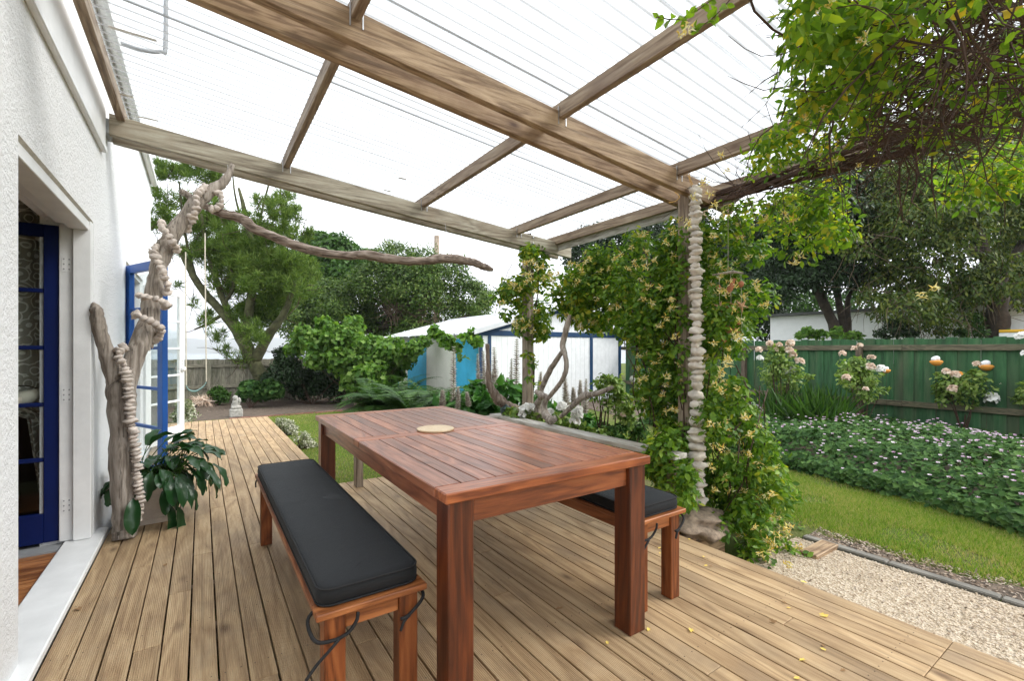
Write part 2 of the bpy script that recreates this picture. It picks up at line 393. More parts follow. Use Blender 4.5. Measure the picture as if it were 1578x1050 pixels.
def mat_poly():
    m, nt, p, o = new_mat('clear_corrugated_plastic')
    v = coords(nt, (1, 1, 1), True)
    t = nt.nodes.new('ShaderNodeBsdfTransparent'); t.inputs[0].default_value = (.93, .945, .95, 1)
    g = nt.nodes.new('ShaderNodeBsdfGlossy'); g.inputs['Roughness'].default_value = .12
    ms = nt.nodes.new('ShaderNodeMixShader')
    nt.links.new(thin_fresnel(nt, .05, 1.0), ms.inputs[0]); nt.links.new(t.outputs[0], ms.inputs[1]); nt.links.new(g.outputs[0], ms.inputs[2])
    d = nt.nodes.new('ShaderNodeBsdfDiffuse'); d.inputs[0].default_value = (.25, .25, .24, 1)
    tr = nt.nodes.new('ShaderNodeBsdfTranslucent'); tr.inputs[0].default_value = (.55, .56, .56, 1)
    m0 = nt.nodes.new('ShaderNodeMixShader'); m0.inputs[0].default_value = .30
    nt.links.new(d.outputs[0], m0.inputs[1]); nt.links.new(tr.outputs[0], m0.inputs[2])
    m2 = nt.nodes.new('ShaderNodeMixShader')
    # a film of dirt that gathers in streaks along the flutes, a few specks, and painted shade lines
    v2 = coords(nt, (.25, 3, 1), True)
    dirt = ramp(nt, noi(nt, v2, 9, 5, .7), [(.45, (.02,) * 3), (.8, (.2,) * 3)])
    vo = nt.nodes.new('ShaderNodeTexVoronoi'); vo.inputs['Scale'].default_value = 4.5; nt.links.new(v, vo.inputs['Vector'])
    sp = ramp(nt, vo.outputs['Distance'], [(.018, (.75,) * 3), (.03, (0, 0, 0))])
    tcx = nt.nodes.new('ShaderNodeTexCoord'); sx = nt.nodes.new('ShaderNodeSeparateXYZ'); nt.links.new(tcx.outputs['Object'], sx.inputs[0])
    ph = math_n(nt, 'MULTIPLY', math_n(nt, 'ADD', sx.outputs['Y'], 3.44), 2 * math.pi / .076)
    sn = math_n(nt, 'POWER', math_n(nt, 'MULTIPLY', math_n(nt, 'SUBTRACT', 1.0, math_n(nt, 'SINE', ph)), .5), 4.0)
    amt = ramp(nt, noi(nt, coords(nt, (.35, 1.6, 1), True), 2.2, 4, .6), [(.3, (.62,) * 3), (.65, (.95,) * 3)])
    flute_shade = math_n(nt, 'MULTIPLY', sn, amt)  # grey shading of the flutes painted into the sheet as evenly spaced lines
    nt.links.new(math_n(nt, 'MAXIMUM', math_n(nt, 'MAXIMUM', dirt, flute_shade), sp), m2.inputs[0])
    nt.links.new(ms.outputs[0], m2.inputs[1]); nt.links.new(m0.outputs[0], m2.inputs[2]); nt.links.new(m2.outputs[0], o.inputs[0]); return m
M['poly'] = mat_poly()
def mat_fabric():
    m, nt, p, o = new_mat('charcoal_canvas'); v = coords(nt, (1, 1, 1), False)
    w1 = nt.nodes.new('ShaderNodeTexWave'); w1.inputs['Scale'].default_value = 260; w1.bands_direction = 'X'; nt.links.new(v, w1.inputs[0])
    w2 = nt.nodes.new('ShaderNodeTexWave'); w2.inputs['Scale'].default_value = 260; w2.bands_direction = 'Y'; nt.links.new(v, w2.inputs[0])
    h = math_n(nt, 'ADD', w1.outputs['Fac'], w2.outputs['Fac'])
    nt.links.new(ramp(nt, noi(nt, v, 5, 5, .7), [(.3, (.005, .0055, .0065)), (.75, (.010, .011, .0125))]), p.inputs['Base Color'])
    p.inputs['Roughness'].default_value = .72; p.inputs['Specular IOR Level'].default_value = .3
    p.inputs['Sheen Weight'].default_value = .06; p.inputs['Sheen Roughness'].default_value = .5; p.inputs['Sheen Tint'].default_value = (.6, .7, .8, 1)
    bump(nt, p, noi(nt, v, 9, 3), .25, .01, bump(nt, p, h, .3, .0006)); return m
M['fabric'] = mat_fabric()
def mat_grass_ground(name, a, b, c, d):
    m, nt, p, o = new_mat(name); v = coords(nt, (1, 1, 1), False)
    n = noi(nt, v, .9, 6, .65); n2 = noi(nt, v, 60, 3, .7)
    col = ramp(nt, n, [(.3, a), (.5, b), (.68, c)]); col = mixc(nt, ramp(nt, n2, [(.35, (.0,) * 3), (.75, (.6,) * 3)]), col, d)
    nt.links.new(col, p.inputs['Base Color']); p.inputs['Roughness'].default_value = .9; p.inputs['Specular IOR Level'].default_value = .1
    bump(nt, p, n2, .8, .03); return m
M['lawn'] = mat_grass_ground('lawn_turf', (.09, .11, .03), (.10, .145, .025), (.17, .15, .07), (.06, .06, .025))
def mat_gravel():
    m, nt, p, o = new_mat('crushed_shell'); v = coords(nt, (1, 1, 1), False)
    vo = nt.nodes.new('ShaderNodeTexVoronoi'); vo.inputs['Scale'].default_value = 75; nt.links.new(v, vo.inputs['Vector'])
    sx = nt.nodes.new('ShaderNodeSeparateXYZ'); nt.links.new(vo.outputs['Color'], sx.inputs[0])
    col = ramp(nt, sx.outputs[0], [(0, (.26, .19, .12)), (.35, (.42, .34, .24)), (.8, (.52, .44, .34))])
    col = mixc(nt, ramp(nt, noi(nt, v, 2.2, 6, .7), [(.52, (0, 0, 0)), (.8, (.75,) * 3)]), col, (.2, .145, .09))
    nt.links.new(col, p.inputs['Base Color']); p.inputs['Roughness'].default_value = .9
    bump(nt, p, vo.outputs['Distance'], .8, .012); return m
M['gravel'] = mat_gravel()

# ================================================================ SETTING: ground
def grid_obj(name, x0, x1, y0, y1, nx, ny, zoff, mat, edge=None):
    vs = []; fs = []
    for j in range(ny + 1):
        for i in range(nx + 1):
            x = x0 + (x1 - x0) * i / nx; y = y0 + (y1 - y0) * j / ny
            if edge: x, y = edge(x, y, i / nx, j / ny)
            vs.append((x, y, gz(x, y) + zoff + .012 * noise.noise(Vector((x * .8, y * .8, 0)))))
    for j in range(ny):
        for i in range(nx): a = j * (nx + 1) + i; fs.append((a, a + 1, a + nx + 2, a + nx + 1))
    mb = MB(); mb.add(vs, fs); return struct(mb.build(name, mat, None, True))
def ground():
    xs = [-6000, -900, -200, -70, -40] + list(np.arange(-30, 41, 1.0)) + [50, 80, 200, 900, 6000]
    ys = [-3000, -600, -120, -40] + list(np.arange(-20, 41, 1.0)) + [50, 70, 90, 110]
    vs = []; fs = []
    for y in ys:
        for x in xs:
            z = gz(x, y) + (.012 * noise.noise(Vector((x * .8, y * .8, 0))))
            if y > 40: z -= (y - 40) * .36
            vs.append((x, y, z))
    nx = len(xs)
    for j in range(len(ys) - 1):
        for i in range(nx - 1): a = j * nx + i; fs.append((a, a + 1, a + nx + 1, a + nx))
    mb = MB(); mb.add(vs, fs); struct(mb.build('ground', M['lawn'], None, True))
ground()
m_sea, nt, p, o = new_mat('sea_water'); p.inputs['Base Color'].default_value = (.10, .16, .19, 1); p.inputs['Roughness'].default_value = .25
sv = coords(nt, (1, 1, 1), False); bump(nt, p, noi(nt, sv, .15, 4), .3, .5)
mb = MB(); mb.add([(-9000, 95, -24), (9000, 95, -24), (9000, 9000, -24), (-9000, 9000, -24)], [(0, 1, 2, 3)]); struct(mb.build('sea', m_sea))
# hills across the water
mb = MB(); vs = []; fs = []; n = 160
for i in range(n + 1):
    a = -4200 + 9000 * i / n
    h = 75 + 55 * noise.noise(Vector((a * .0011, 3.1, 0))) + 18 * noise.noise(Vector((a * .006, 8, 0))) + 6 * noise.noise(Vector((a * .03, 8, 0)))
    for t, hh in ((0, -26), (.35, h * .45), (.7, h * .85), (1, h), (1.6, h * .8), (2.5, -26)): vs.append((a + 120 * noise.noise(Vector((a * .004, t * 3, 1))), 3400 + t * 420 - a * .12, hh))
for i in range(n):
    for j in range(5): q = i * 6 + j; fs.append((q, q + 6, q + 7, q + 1))
mb.add(vs, fs); struct(mb.build('hills', mat_plain('far_scrub', (.06, .08, .05), .9, .4, .01, 0), None, True))

bedX = lambda y: 5.43 + .36 * (y - .7) + .25 * math.sin(y * 1.3) * .4 if y > .2 else 5.25
grid_obj('garden_bed', 0, 1, -6, 10.3, 10, 60, .006, M['soil'], lambda x, y, s, t: (bedX(y) + s * (11.25 - bedX(y)), y))
grid_obj('back_garden_bed', 0, 1, 0, 1, 60, 16, .006, M['soil'],
         lambda x, y, s, t: (-3 + s * 16, (12.7 + .35 * math.sin(s * 7) + .2 * math.sin(s * 23) - 3.0 * max(0, s - .42) * 1.6) * (1 - t) + 18.5 * t))
grid_obj('shell_path', 2.60, 3.93, -5, 1.78, 12, 40, .008, M['gravel'])
grid_obj('bare_margin', 4.02, 1, -5, 1.75, 8, 60, .006, M['soil'], lambda x, y, s, t: (4.02 + s * (.16 + .5 * max(0, .75 - y) ** .8 + .06 * noise.noise(Vector((0, y * 4, 0)))), y))
mb = MB(); k = MB()
for i in range(9):
    y0 = -3.2 + i * .55
    if y0 > 1.3: break
    b_ = MB(); b_.box(3.94 + .006 * (i % 3), y0 + .004, -.33, 4.01 + .006 * (i % 3), y0 + .546, -.276, .008)
    o_ = b_.build('path_edging', M['concrete']); tag(o_, ('first', 'second', 'third', 'fourth', 'fifth', 'sixth', 'seventh', 'eighth', 'ninth')[8 - i] + ' grey concrete edging length from the timber offcut', 'edging', 'concrete edging along the path')
b_ = MB(); b_.box(3.62, 1.50, -.31, 3.98, 1.62, -.265, .006); tag(b_.build('timber_offcut', M['pineX']), 'short pale board lying at the far end of the shell path', 'board')
# brick edging in front of the back bed
brk = MB(); brk.box(-.11, -.04, -.02, .11, .04, .045, .006); mbk = mat_plain('old_red_brick', (.2, .095, .07), .9, .4, 12, .004)
bed_e = thing('brick_edging', (1.5, 12.9, gz(1, 12.9)), 'low broken line of old red bricks edging the far lawn', 'edging')
b0 = brk.build('brick', mbk, bed_e, world=False)
for i in range(11):
    q = b0 if i == 0 else b0.copy()
    if i: COL.objects.link(q)
    x = -.35 + i * .235; q.location = (x - .5, .03 * math.sin(i * 2.1) - .22, .0); q.rotation_euler = (R(random.uniform(-5, 5)), 0, R(random.uniform(-7, 7)))

# ================================================================ DECK
deck = bpy.data.objects.new('deck', None); COL.objects.link(deck); deck['kind'] = 'structure'
PITCH = .09348; Y0, YB, YF = -1.6, 4.30, 9.33
cache = {}
for i in range(33):
    ye = YF if i < 16 else YB
    cuts = [Y0]
    y = Y0 + random.uniform(.5, 2.4)
    while y < ye - .9:
        y = round(y / .45) * .45 + .11; cuts.append(y); y += random.choice([1.8, 2.4, 3.0, 3.6, 4.2])
    cuts.append(ye + random.uniform(-.003, .003))
    for a, b in zip(cuts, cuts[1:]):
        x0 = -.505 + i * PITCH + random.uniform(-.0008, .0008); L = b - a - .0025
        mb = MB(); mb.box(0, 0, -.03, .0875, L, random.uniform(-.0008, .0006), .0025)
        o = mb.build('deck_board', M['deck'], deck, world=False); o.location = (x0, a, 0); o.rotation_euler = (0, 0, R(random.uniform(-.02, .02)))
mb = MB()
for s in (( 2.588, Y0, 2.61, YB), (.988, YB + .002, 1.01, YF)): mb.box(s[0], s[1], -.26, s[2], s[3], -.032)
mb.box(-.5, YF + .004, -.26, 1.01, YF + .026, -.032); mb.box(1.011, YB + .004, -.26, 2.61, YB + .026, -.032)
mb.build('fascia_board', M['deckX'], deck)
mb = MB()
y = Y0
while y < YF:
    mb.box(-.5, y, -.17, 2.58 if y < YB - .1 else .985, y + .045, -.034); y += .45
mb.build('joist', M['deckX'], deck)
mb = MB()       # nail heads, two per board on every joist
nv = []
y = Y0 + .022
while y < YF:
    for i in range(33 if y < YB - .1 else 16):
        for dx in (.02, .067):
            mb.lathe([(.0024, .0), (.0024, .0009)], 6, (-.505 + i * PITCH + dx + random.uniform(-.003, .003), y + random.uniform(-.004, .004), 0))
    y += .45
mb.build('nail_heads', mat_plain('rusty_nail', (.1, .07, .05), .7, .3, 30, 0), deck, kind='stuff')

# ================================================================ HOUSE
XW = -.56
house = thing('house', (XW, 2.0, 0), 'white roughcast stucco house with blue glazed doors beside the deck', 'house')
mb = MB()
mb.box(XW - .24, -4, -.3, XW, 2.425, 3.5); mb.box(XW - .24, 2.425, 2.0, XW, 3.85, 3.5); mb.box(XW - .24, 3.85, -.3, XW, 5.36, 3.5)
mb.box(XW - .24, 5.36, 2.0, XW, 6.78, 3.5); mb.box(XW - .24, 6.78, -.3, XW, 7.75, 3.5)
mb.box(-6, 7.55, -.3, XW - .24, 7.75, 3.5); mb.box(XW - .24, 2.425, -.3, XW - .03, 3.85, .003); mb.box(XW - .24, 5.36, -.3, XW - .03, 6.78, .01)
mb.build('wall', M['stucco'], house)
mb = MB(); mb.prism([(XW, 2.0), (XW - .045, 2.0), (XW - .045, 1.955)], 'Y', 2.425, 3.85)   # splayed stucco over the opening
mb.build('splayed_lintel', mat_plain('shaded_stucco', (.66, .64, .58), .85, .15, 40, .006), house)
mb = MB(); mb.box(XW - .20, 3.72, 2.62, XW, 3.73, 2.63)
def wb(name, mat, *boxes, par=None, **kw):
    m_ = MB()
    for b in boxes: m_.box(*b[:6], b[6] if len(b) > 6 else 0)
    return m_.build(name, M[mat] if isinstance(mat, str) else mat, par or house, **kw)
# frame of the near opening: outer casing and inner jamb, far side and head
wb('door_frame', 'white_paint', (XW - .085, 3.79, .045, XW - .002, 3.852, 1.99, .003), (XW - .15, 3.815, .045, XW - .085, 3.852, 1.98, .003),
   (XW - .105, 2.43, 1.935, XW - .012, 3.789, 1.995, .003), (XW - .16, 2.43, 1.96, XW - .106, 3.789, 1.995, .003))
wb('door_sill', 'white_paint', (XW - .13, 2.1, .006, XW + .055, 3.99, .042, .006))
wb('skirt_moulding', 'white_paint', (XW, -1.6, 2.535, XW + .03, 4.12, 2.575, .004))
wb('fascia', 'white_paint', (XW, -1.6, 2.577, XW + .018, 4.16, 2.86, .003))
wb('wall_bracket', 'steel_grey', (XW + .002, 4.19, 2.70, XW + .03, 4.37, 2.80, .003))
wb('roof_gutter', 'white_paint', (XW + .002, -4, 3.38, XW + .07, 7.8, 3.47, .02))
wb('roof', mat_plain('grey_roof_iron', (.3, .31, .33), .5, .1, 5, 0), (-6, -4, 3.502, XW + .03, 7.8, 3.56))
for z in (1.72, .93, .26):
    m_ = MB(); m_.box(XW - .138, 3.8125, z - .045, XW - .092, 3.8155, z + .045); h_ = m_.build('hinge', M['white_paint'], house)
    m_ = MB()
    for dz in (-.03, 0, .03):
        for dx in (-.128, -.104): m_.box(XW + dx - .003, 3.8105, z + dz - .004, XW + dx + .003, 3.8126, z + dz + .004)
    m_.build('screws', M['steel_grey'], h_, kind='stuff')
# door leaves: local frame, x along the leaf from the hinge, y thickness, z up
ZB = [.235, .545, .875, 1.215, 1.555, 1.865]
def leaf(loc, rot, w, mat, stile=.09, knob=False, zt=1.95, t=.04):
    d = bpy.data.objects.new('door', None); COL.objects.link(d); d.parent = house; d.location = Vector(loc) - wloc(house); d.rotation_euler = (0, 0, rot)
    m_ = MB()
    m_.box(0, -t / 2, .05, stile, t / 2, zt, .003); m_.box(w - stile, -t / 2, .05, w, t / 2, zt, .003)
    m_.box(stile, -t / 2 + .001, .05, w - stile, t / 2 - .001, ZB[0] - .012, .002); m_.box(stile, -t / 2 + .001, ZB[5] + .012, w - stile, t / 2 - .001, zt, .002)
    m_.build('door_stiles', mat, d, world=False)
    for z in ZB[1:5]:
        m_ = MB(); m_.box(stile, -t / 2 + .004, z - .012, w - stile, t / 2 - .004, z + .012, .003); m_.build('glazing_bar', mat, d, world=False)
    for a, b in zip(ZB, ZB[1:]):
        m_ = MB(); m_.box(stile, -.002, a + .012, w - stile, .002, b - .012); m_.build('glass_pane', M['glass'], d, world=False)
    if knob:
        m_ = MB(); s_ = 1 if knob > 0 else -1
        m_.lathe([(.004, 0), (.03, .004), (.034, .02), (.026, .036), (.004, .04)], 14)
        m_.v = [(w - .05 + p[0], -(t / 2 + .03) + p[1] * 0 - p[2] + .03 if s_ > 0 else t / 2 + p[2], .95 + p[1]) for p in m_.v]
        m_.build('door_knob', M['white_paint'], d, True, world=False)
        m_ = MB(); m_.box(w - .06, -(t / 2 + .004), 1.05, w - .045, -t / 2, 1.07); m_.box(w - .06, -(t / 2 + .004), 1.01, w - .045, -t / 2, 1.03); m_.build('latch', M['steel_grey'], d, world=False)
    return d
leaf((XW - .13, 3.85, 0), R(180), .70, M['blue_paint'])
leaf((XW + .01, 5.36, 0), math.atan2(-.64, .303), .71, M['blue_door2'])
leaf((XW + .01, 6.78, 0), math.atan2(.62, .35), .71, M['white_paint'], knob=1)
wb('french_door_frame', 'white_paint', (XW - .2, 5.361, .04, XW - .02, 5.40, 1.998), (XW - .2, 6.74, .04, XW - .02, 6.779, 1.998), (XW - .2, 5.401, 1.96, XW - .02, 6.739, 1.998), (XW - .16, 5.2, .006, XW + .05, 6.95, .04))
# inside: floor boards, dark room
mats_in = mat_wood('red_floor_boards', 'X', (.17, .06, .02), (.36, .145, .05), (.46, .22, .09), ring=5, tone=.2, rough=.3)
for i in range(16):
    y = 2.35 + i * .1; wb('floor_board', mats_in, (-4, y, -.02, XW - .14, y + .098, .018, .001))
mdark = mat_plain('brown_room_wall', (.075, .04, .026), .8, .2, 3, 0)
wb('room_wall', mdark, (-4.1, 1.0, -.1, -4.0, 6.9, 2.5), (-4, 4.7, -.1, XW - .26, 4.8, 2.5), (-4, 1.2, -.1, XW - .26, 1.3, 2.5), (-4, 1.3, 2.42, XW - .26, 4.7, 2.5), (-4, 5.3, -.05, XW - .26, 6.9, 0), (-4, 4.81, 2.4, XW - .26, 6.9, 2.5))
wb('threshold', 'steel_grey', (-2, 3.72, .018, XW - .14, 3.92, .028))
# lace curtain just behind the blue door, tied back
def mat_lace():
    m, nt, p, o = new_mat('cream_lace'); v = coords(nt, (1, .2, 1), False)
    vo = nt.nodes.new('ShaderNodeTexVoronoi'); vo.inputs['Scale'].default_value = 13; vo.inputs['Randomness'].default_value = .7; nt.links.new(v, vo.inputs['Vector'])
    s_ = math_n(nt, 'SINE', math_n(nt, 'MULTIPLY', math_n(nt, 'ADD', vo.outputs['Distance'], math_n(nt, 'MULTIPLY', noi(nt, v, 9, 2), .5)), 24))
    pat = ramp(nt, s_, [(.55, (0, 0, 0)), (.75, (1, 1, 1))])
    nt.links.new(mixc(nt, pat, (.5, .46, .38), (.8, .76, .68)), p.inputs['Base Color'])
    t = nt.nodes.new('ShaderNodeBsdfTransparent'); ms = nt.nodes.new('ShaderNodeMixShader')
    nt.links.new(ramp(nt, s_, [(.55, (.72,) * 3), (.75, (.97,) * 3)]), ms.inputs[0]); nt.links.new(t.outputs[0], ms.inputs[1]); nt.links.new(p.outputs[0], ms.inputs[2]); nt.links.new(ms.outputs[0], o.inputs[0])
    p.inputs['Roughness'].default_value = .9; return m
lace = mat_lace()
def drape(name, x0, x1, z0, z1, yb, left, mat=lace, nx=40, nz=24, amp=.022, f=70, par=None):
    vs = []; fs = []
    for j in range(nz + 1):
        z = z0 + (z1 - z0) * j / nz
        for i in range(nx + 1):
            s = i / nx; x = left(z) + (x1 - left(z)) * s
            vs.append((x, yb + amp * math.sin(f * (x0 + (x1 - x0) * s)) + .01 * math.sin(z * 5 + s * 9), z + .01 * math.sin(s * 20)))
    for j in range(nz):
        for i in range(nx): a = j * (nx + 1) + i; fs.append((a, a + 1, a + nx + 2, a + nx + 1))
    m_ = MB(); m_.add(vs, fs); return m_.build(name, mat, par, True)
cur = thing('lace_curtain', (-1.0, 4.0, 2.3), 'cream lace curtain tied back behind the deep blue glazed door', 'curtain')
drape('curtain_upper', -1.4, -.72, .98, 2.35, 3.97, lambda z: -1.4, par=cur)
drape('curtain_lower', -1.4, -.72, .06, .97, 3.97, lambda z: -.80 - .10 * (z / .97) if z < .8 else -.9 - (z - .8) * 2.6, f=40, par=cur)
m_ = MB(); m_.tube([(-1.3, 3.93, 1.0), (-1.05, 3.90, .93), (-.9, 3.89, .90), (-.74, 3.93, .97)], [.03, .045, .05, .02], 10); m_.build('tie_back', mat_plain('cream_cloth', (.5, .45, .37), .9, .1, 8, .004), cur, True)
val = thing('curtain_valance', (-1.0, 4.1, 2.3), 'gathered beige cloth valance above the deep blue door', 'valance')
drape('cloth', -1.5, -.7, 1.93, 2.4, 4.12, lambda z: -1.7, mat_plain('beige_valance', (.42, .36, .27), .9, .3, 9, .01), amp=.05, f=34, par=val)
# roof pipe seen through the clear sheets
P1 = atX(185, 65, XW + .06); P1z = P1.z
m_ = MB(); q = [Vector((XW + .03, P1.y, P1z)), Vector((XW + .18, P1.y, P1z - .01)), Vector((XW + .30, P1.y, P1z + .02)), Vector((XW + .33, P1.y, P1z + .1)), Vector((XW + .33, P1.y, P1z + .9))]
m_.tube(curve(q, 4), .016, 8); m_.build('service_pipe', M['steel_grey'], house, True)

# ================================================================ PERGOLA
perg = thing('pergola', (3.05, 2.24, -.3), 'timber pergola with clear corrugated roof sheets over the deck', 'pergola')
zr = lambda x: 2.805 - .093 * x
def sloped(name, x0, x1, y0, y1, dt, db, mat, sag=0, b=.004):
    """beam along X: top dt above/below the roof line, db below it"""
    vs = []; n = 14
    for i in range(n + 1):
        x = x0 + (x1 - x0) * i / n; s = -sag * math.sin(math.pi * i / n)
        w = .0015 * noise.noise(Vector((x * 2, y0, 5)))
        c = b
        for y, z in ((y0 + c, db), (y1 - c, db), (y1, db + c), (y1, dt - c), (y1 - c, dt), (y0 + c, dt), (y0, dt - c), (y0, db + c)): vs.append((x, y + w, zr(x) + z + s))
    fs = [(i * 8 + k, i * 8 + (k + 1) % 8, i * 8 + 8 + (k + 1) % 8, i * 8 + 8 + k) for i in range(n) for k in range(8)] + [tuple(range(8))[::-1], tuple(range(n * 8, n * 8 + 8))]
    m_ = MB(); m_.add(vs, fs); return m_.build(name, mat, perg)
sloped('beam', XW + .03, 3.69, 4.20, 4.248, -.012, -.158, M['greyX'], .012)
sloped('beam', XW + .03, 3.62, 4.352, 4.40, -.012, -.158, M['greyX'], .012)
sloped('beam', XW + .03, 3.62, 2.13, 2.178, -.002, -.150, M['pineX'])
sloped('beam', XW + .03, 3.56, 2.308, 2.356, -.002, -.150, M['pineX'])
sloped('beam', XW + .03, 3.60, -.35, -.30, -.002, -.150, M['pineX'])
for x in (-.49, .56, 1.775, 2.9, 3.44):
    b = MB(); t = .045; z = zr(x + .02)
    b.box(x, -1.2, z - .045, x + t, 4.42, z + .048, .003); b.build('rafter', M['pineY'], perg)
m_ = MB(); m_.box(3.486, 2.0, zr(3.5) - .11, 3.50, 4.45, zr(3.5) + .03, .002); m_.build('barge_board', M['capY'], perg)
for (x, y, zt) in ((3.07, 4.252, 2.42), (3.11, 2.182, 2.43)):
    m_ = MB(); m_.box(x, y, -.34, x + .098, y + .098, zt, .005); m_.build('post', M['pineZ'], perg)
for x in (3.11, 3.07):
    y0 = 2.13 if x == 3.11 else 4.20
    for dz in (-.045, -.11):
        m_ = MB(); m_.lathe([(.0, 0), (.011, .0), (.011, .006), (.006, .009), (.0, .009)], 8, cap=False); m_.v = [(x + .05 + p[0], y0 - .001 - p[2], zr(x) + dz + p[1]) for p in m_.v]; m_.build('bolt', M['metal'], perg)
for x in (.56, 1.775, 2.9):      # strap nails hanging by the rafters
    for y in (4.196, 2.126):
        m_ = MB()
        for dx in (-.008, .05): m_.box(x + dx, y, zr(x) - .085, x + dx + .006, y + .0035, zr(x) + .02)
        m_.build('strap', M['metal'], perg)
for k in range(7):
    ya = -1.2 + k * .81; m_ = MB(); per = .076; n = int(.86 / per * 8); vs = []
    xs = np.linspace(-.47 if k != 3 else -.46, 3.60, 7)
    for i in range(n + 1):
        y = ya + .86 * i / n
        for x in xs: vs.append((x, y, zr(x) + .062 + (.003 if k % 2 else 0) + .0085 * math.sin(2 * math.pi * (y + 1.2) / per) + .004 * noise.noise(Vector((x, y, 0)))))
    fs = [(i * 7 + j, i * 7 + j + 1, i * 7 + j + 8, i * 7 + j + 7) for i in range(n) for j in range(6)]
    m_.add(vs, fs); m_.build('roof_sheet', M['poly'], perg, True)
# stickers and fixings on the sheets
for i, (u, v, w) in enumerate(((186, 145, .13), (205, 52, .2), (620, 275, .07), (597, 294, .07), (228, 183, .12))):
    p_ = atD(u, v, 1); d_ = p_ - Vector((0, 0, HC)); tt = (2.805 + .045 - HC) / (d_.z + .093 * d_.x); q = Vector((0, 0, HC)) + d_ * tt
    m_ = MB(); m_.box(q.x - w / 2, q.y - .012, q.z - .0, q.x + w / 2, q.y + .012, q.z + .002); m_.build('sheet_label', M['white_paint'], perg)

# ================================================================ RAILS, POSTS, PLINTH
rail = thing('low_rail', (2.67, 4.2, 0), 'low weathered timber rail with bleached cap along the deck edge', 'rail')
XR0, XR1 = 2.60, 2.74
wb('cap_board', 'capY', (XR0, 1.93, .465, XR1, 4.30, .50, .004), par=rail)
wb('cap_board', 'capX', (1.08, 4.10, .463, XR0 - .004, 4.24, .495, .004), par=rail)
for x, y in ((1.115, 4.07), (1.85, 4.13), (2.64, 4.15), (2.64, 3.05), (2.64, 1.97)):
    wb('post', 'pineZ', (x, y, -.3 if x > 2.6 else 0, x + .06, y + .06 if x > 1.2 else y + .09, .462, .003), par=rail)
pl = thing('timber_plinth', (2.98, 2.05, -.3), 'small boxed timber plinth at the deck edge under the rock', 'plinth')
for i, z in enumerate((-.34, -.235)):
    for bx in ((2.80, 1.92, z, 3.17, 1.945, z + .1, .003), (2.80, 2.17, z, 3.17, 2.195, z + .1, .003)): wb('plank', 'pineX', bx, par=pl)
    for bx in ((2.795, 1.947, z, 2.82, 2.168, z + .1, .003), (3.15, 1.947, z, 3.175, 2.168, z + .1, .003)): wb('plank', 'pineY', bx, par=pl)
wb('plinth_top', 'pineX', (2.80, 1.94, -.134, 3.17, 2.19, -.112, .003), par=pl)
m_ = MB(); m_.blob((2.98, 2.02, -.045), (.25, .19, .085), 26, 16, .55, 4)
m_.v = [(p[0] + .02 * noise.noise(Vector(p) * 9), p[1], p[2] + .025 * noise.noise(Vector(p) * 14)) for p in m_.v]
tag(m_.build('flat_rock', M['rock'], None, True), 'flat brown rock on the timber plinth under the pebble string', 'rock')

# ================================================================ TABLE
TA = R(-.4867)
tab = thing('dining_table', (.6342, 1.3107, 0), 'large oiled red hardwood dining table with slatted top', 'table', rotz=TA)
L_, W_, T_ = 2.083, .96, .035
def tpart(name, mat, *bx):
    m_ = MB()
    for b in bx: m_.box(*b[:6], b[6] if len(b) > 6 else .002)
    return m_.build(name, M[mat], tab, world=False)
zt = .75; er = .088
tpart('end_rail', 'tabX', (0, 0, zt - T_, W_, er, zt, .004)); tpart('end_rail', 'tabX', (0, L_ - er, zt - T_, W_, L_, zt, .004)); tpart('cross_rail', 'tabX', (.0, 1.0, zt - T_, W_, 1.083, zt, .003))
for y0, y1 in ((er + .003, .998), (1.085, L_ - er - .003)):
    tpart('side_rail', 'tabY', (0, y0, zt - T_, .098, y1, zt, .003)); tpart('side_rail', 'tabY', (W_ - .098, y0, zt - T_, W_, y1, zt, .003))
    n = 11; pw = (W_ - .202) / n
    for i in range(n): tpart('slat', 'tabY', (.101 + i * pw + .002, y0, zt - .024, .101 + (i + 1) * pw - .002, y1, zt - random.uniform(0, .0008), .0018))
lg = .093; e = .016
for x in (e, W_ - e - lg):
    for y in (e, L_ - e - lg):
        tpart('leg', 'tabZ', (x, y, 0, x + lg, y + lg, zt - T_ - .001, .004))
za, zb = zt - T_ - .002, zt - T_ - .085
for x in (e + .02, W_ - e - .045): tpart('apron', 'tabY', (x, e + lg + .001, zb, x + .025, L_ - e - lg - .001, za))
for y in (e + .02, L_ - e - .045): tpart('apron', 'tabX', (e + lg + .001, y, zb, W_ - e - lg - .001, y + .025, za))
disc = MB(); disc.lathe([(.0, 0), (.100, 0), (.104, .002), (.104, .009), (.101, .011), (.0, .011)], 48, (1.094, 2.395, .7505), cap=False)
m, nt, p, o = new_mat('pale_bamboo_disc'); v = coords(nt, (1, 1, 1), False)
nt.links.new(ramp(nt, noi(nt, v, 40, 5, .7), [(.3, (.5, .37, .22)), (.7, (.68, .54, .36))]), p.inputs['Base Color']); p.inputs['Roughness'].default_value = .5
tag(disc.build('wooden_disc', m, None), 'thin round pale wooden disc lying on the red slatted tabletop', 'trivet')

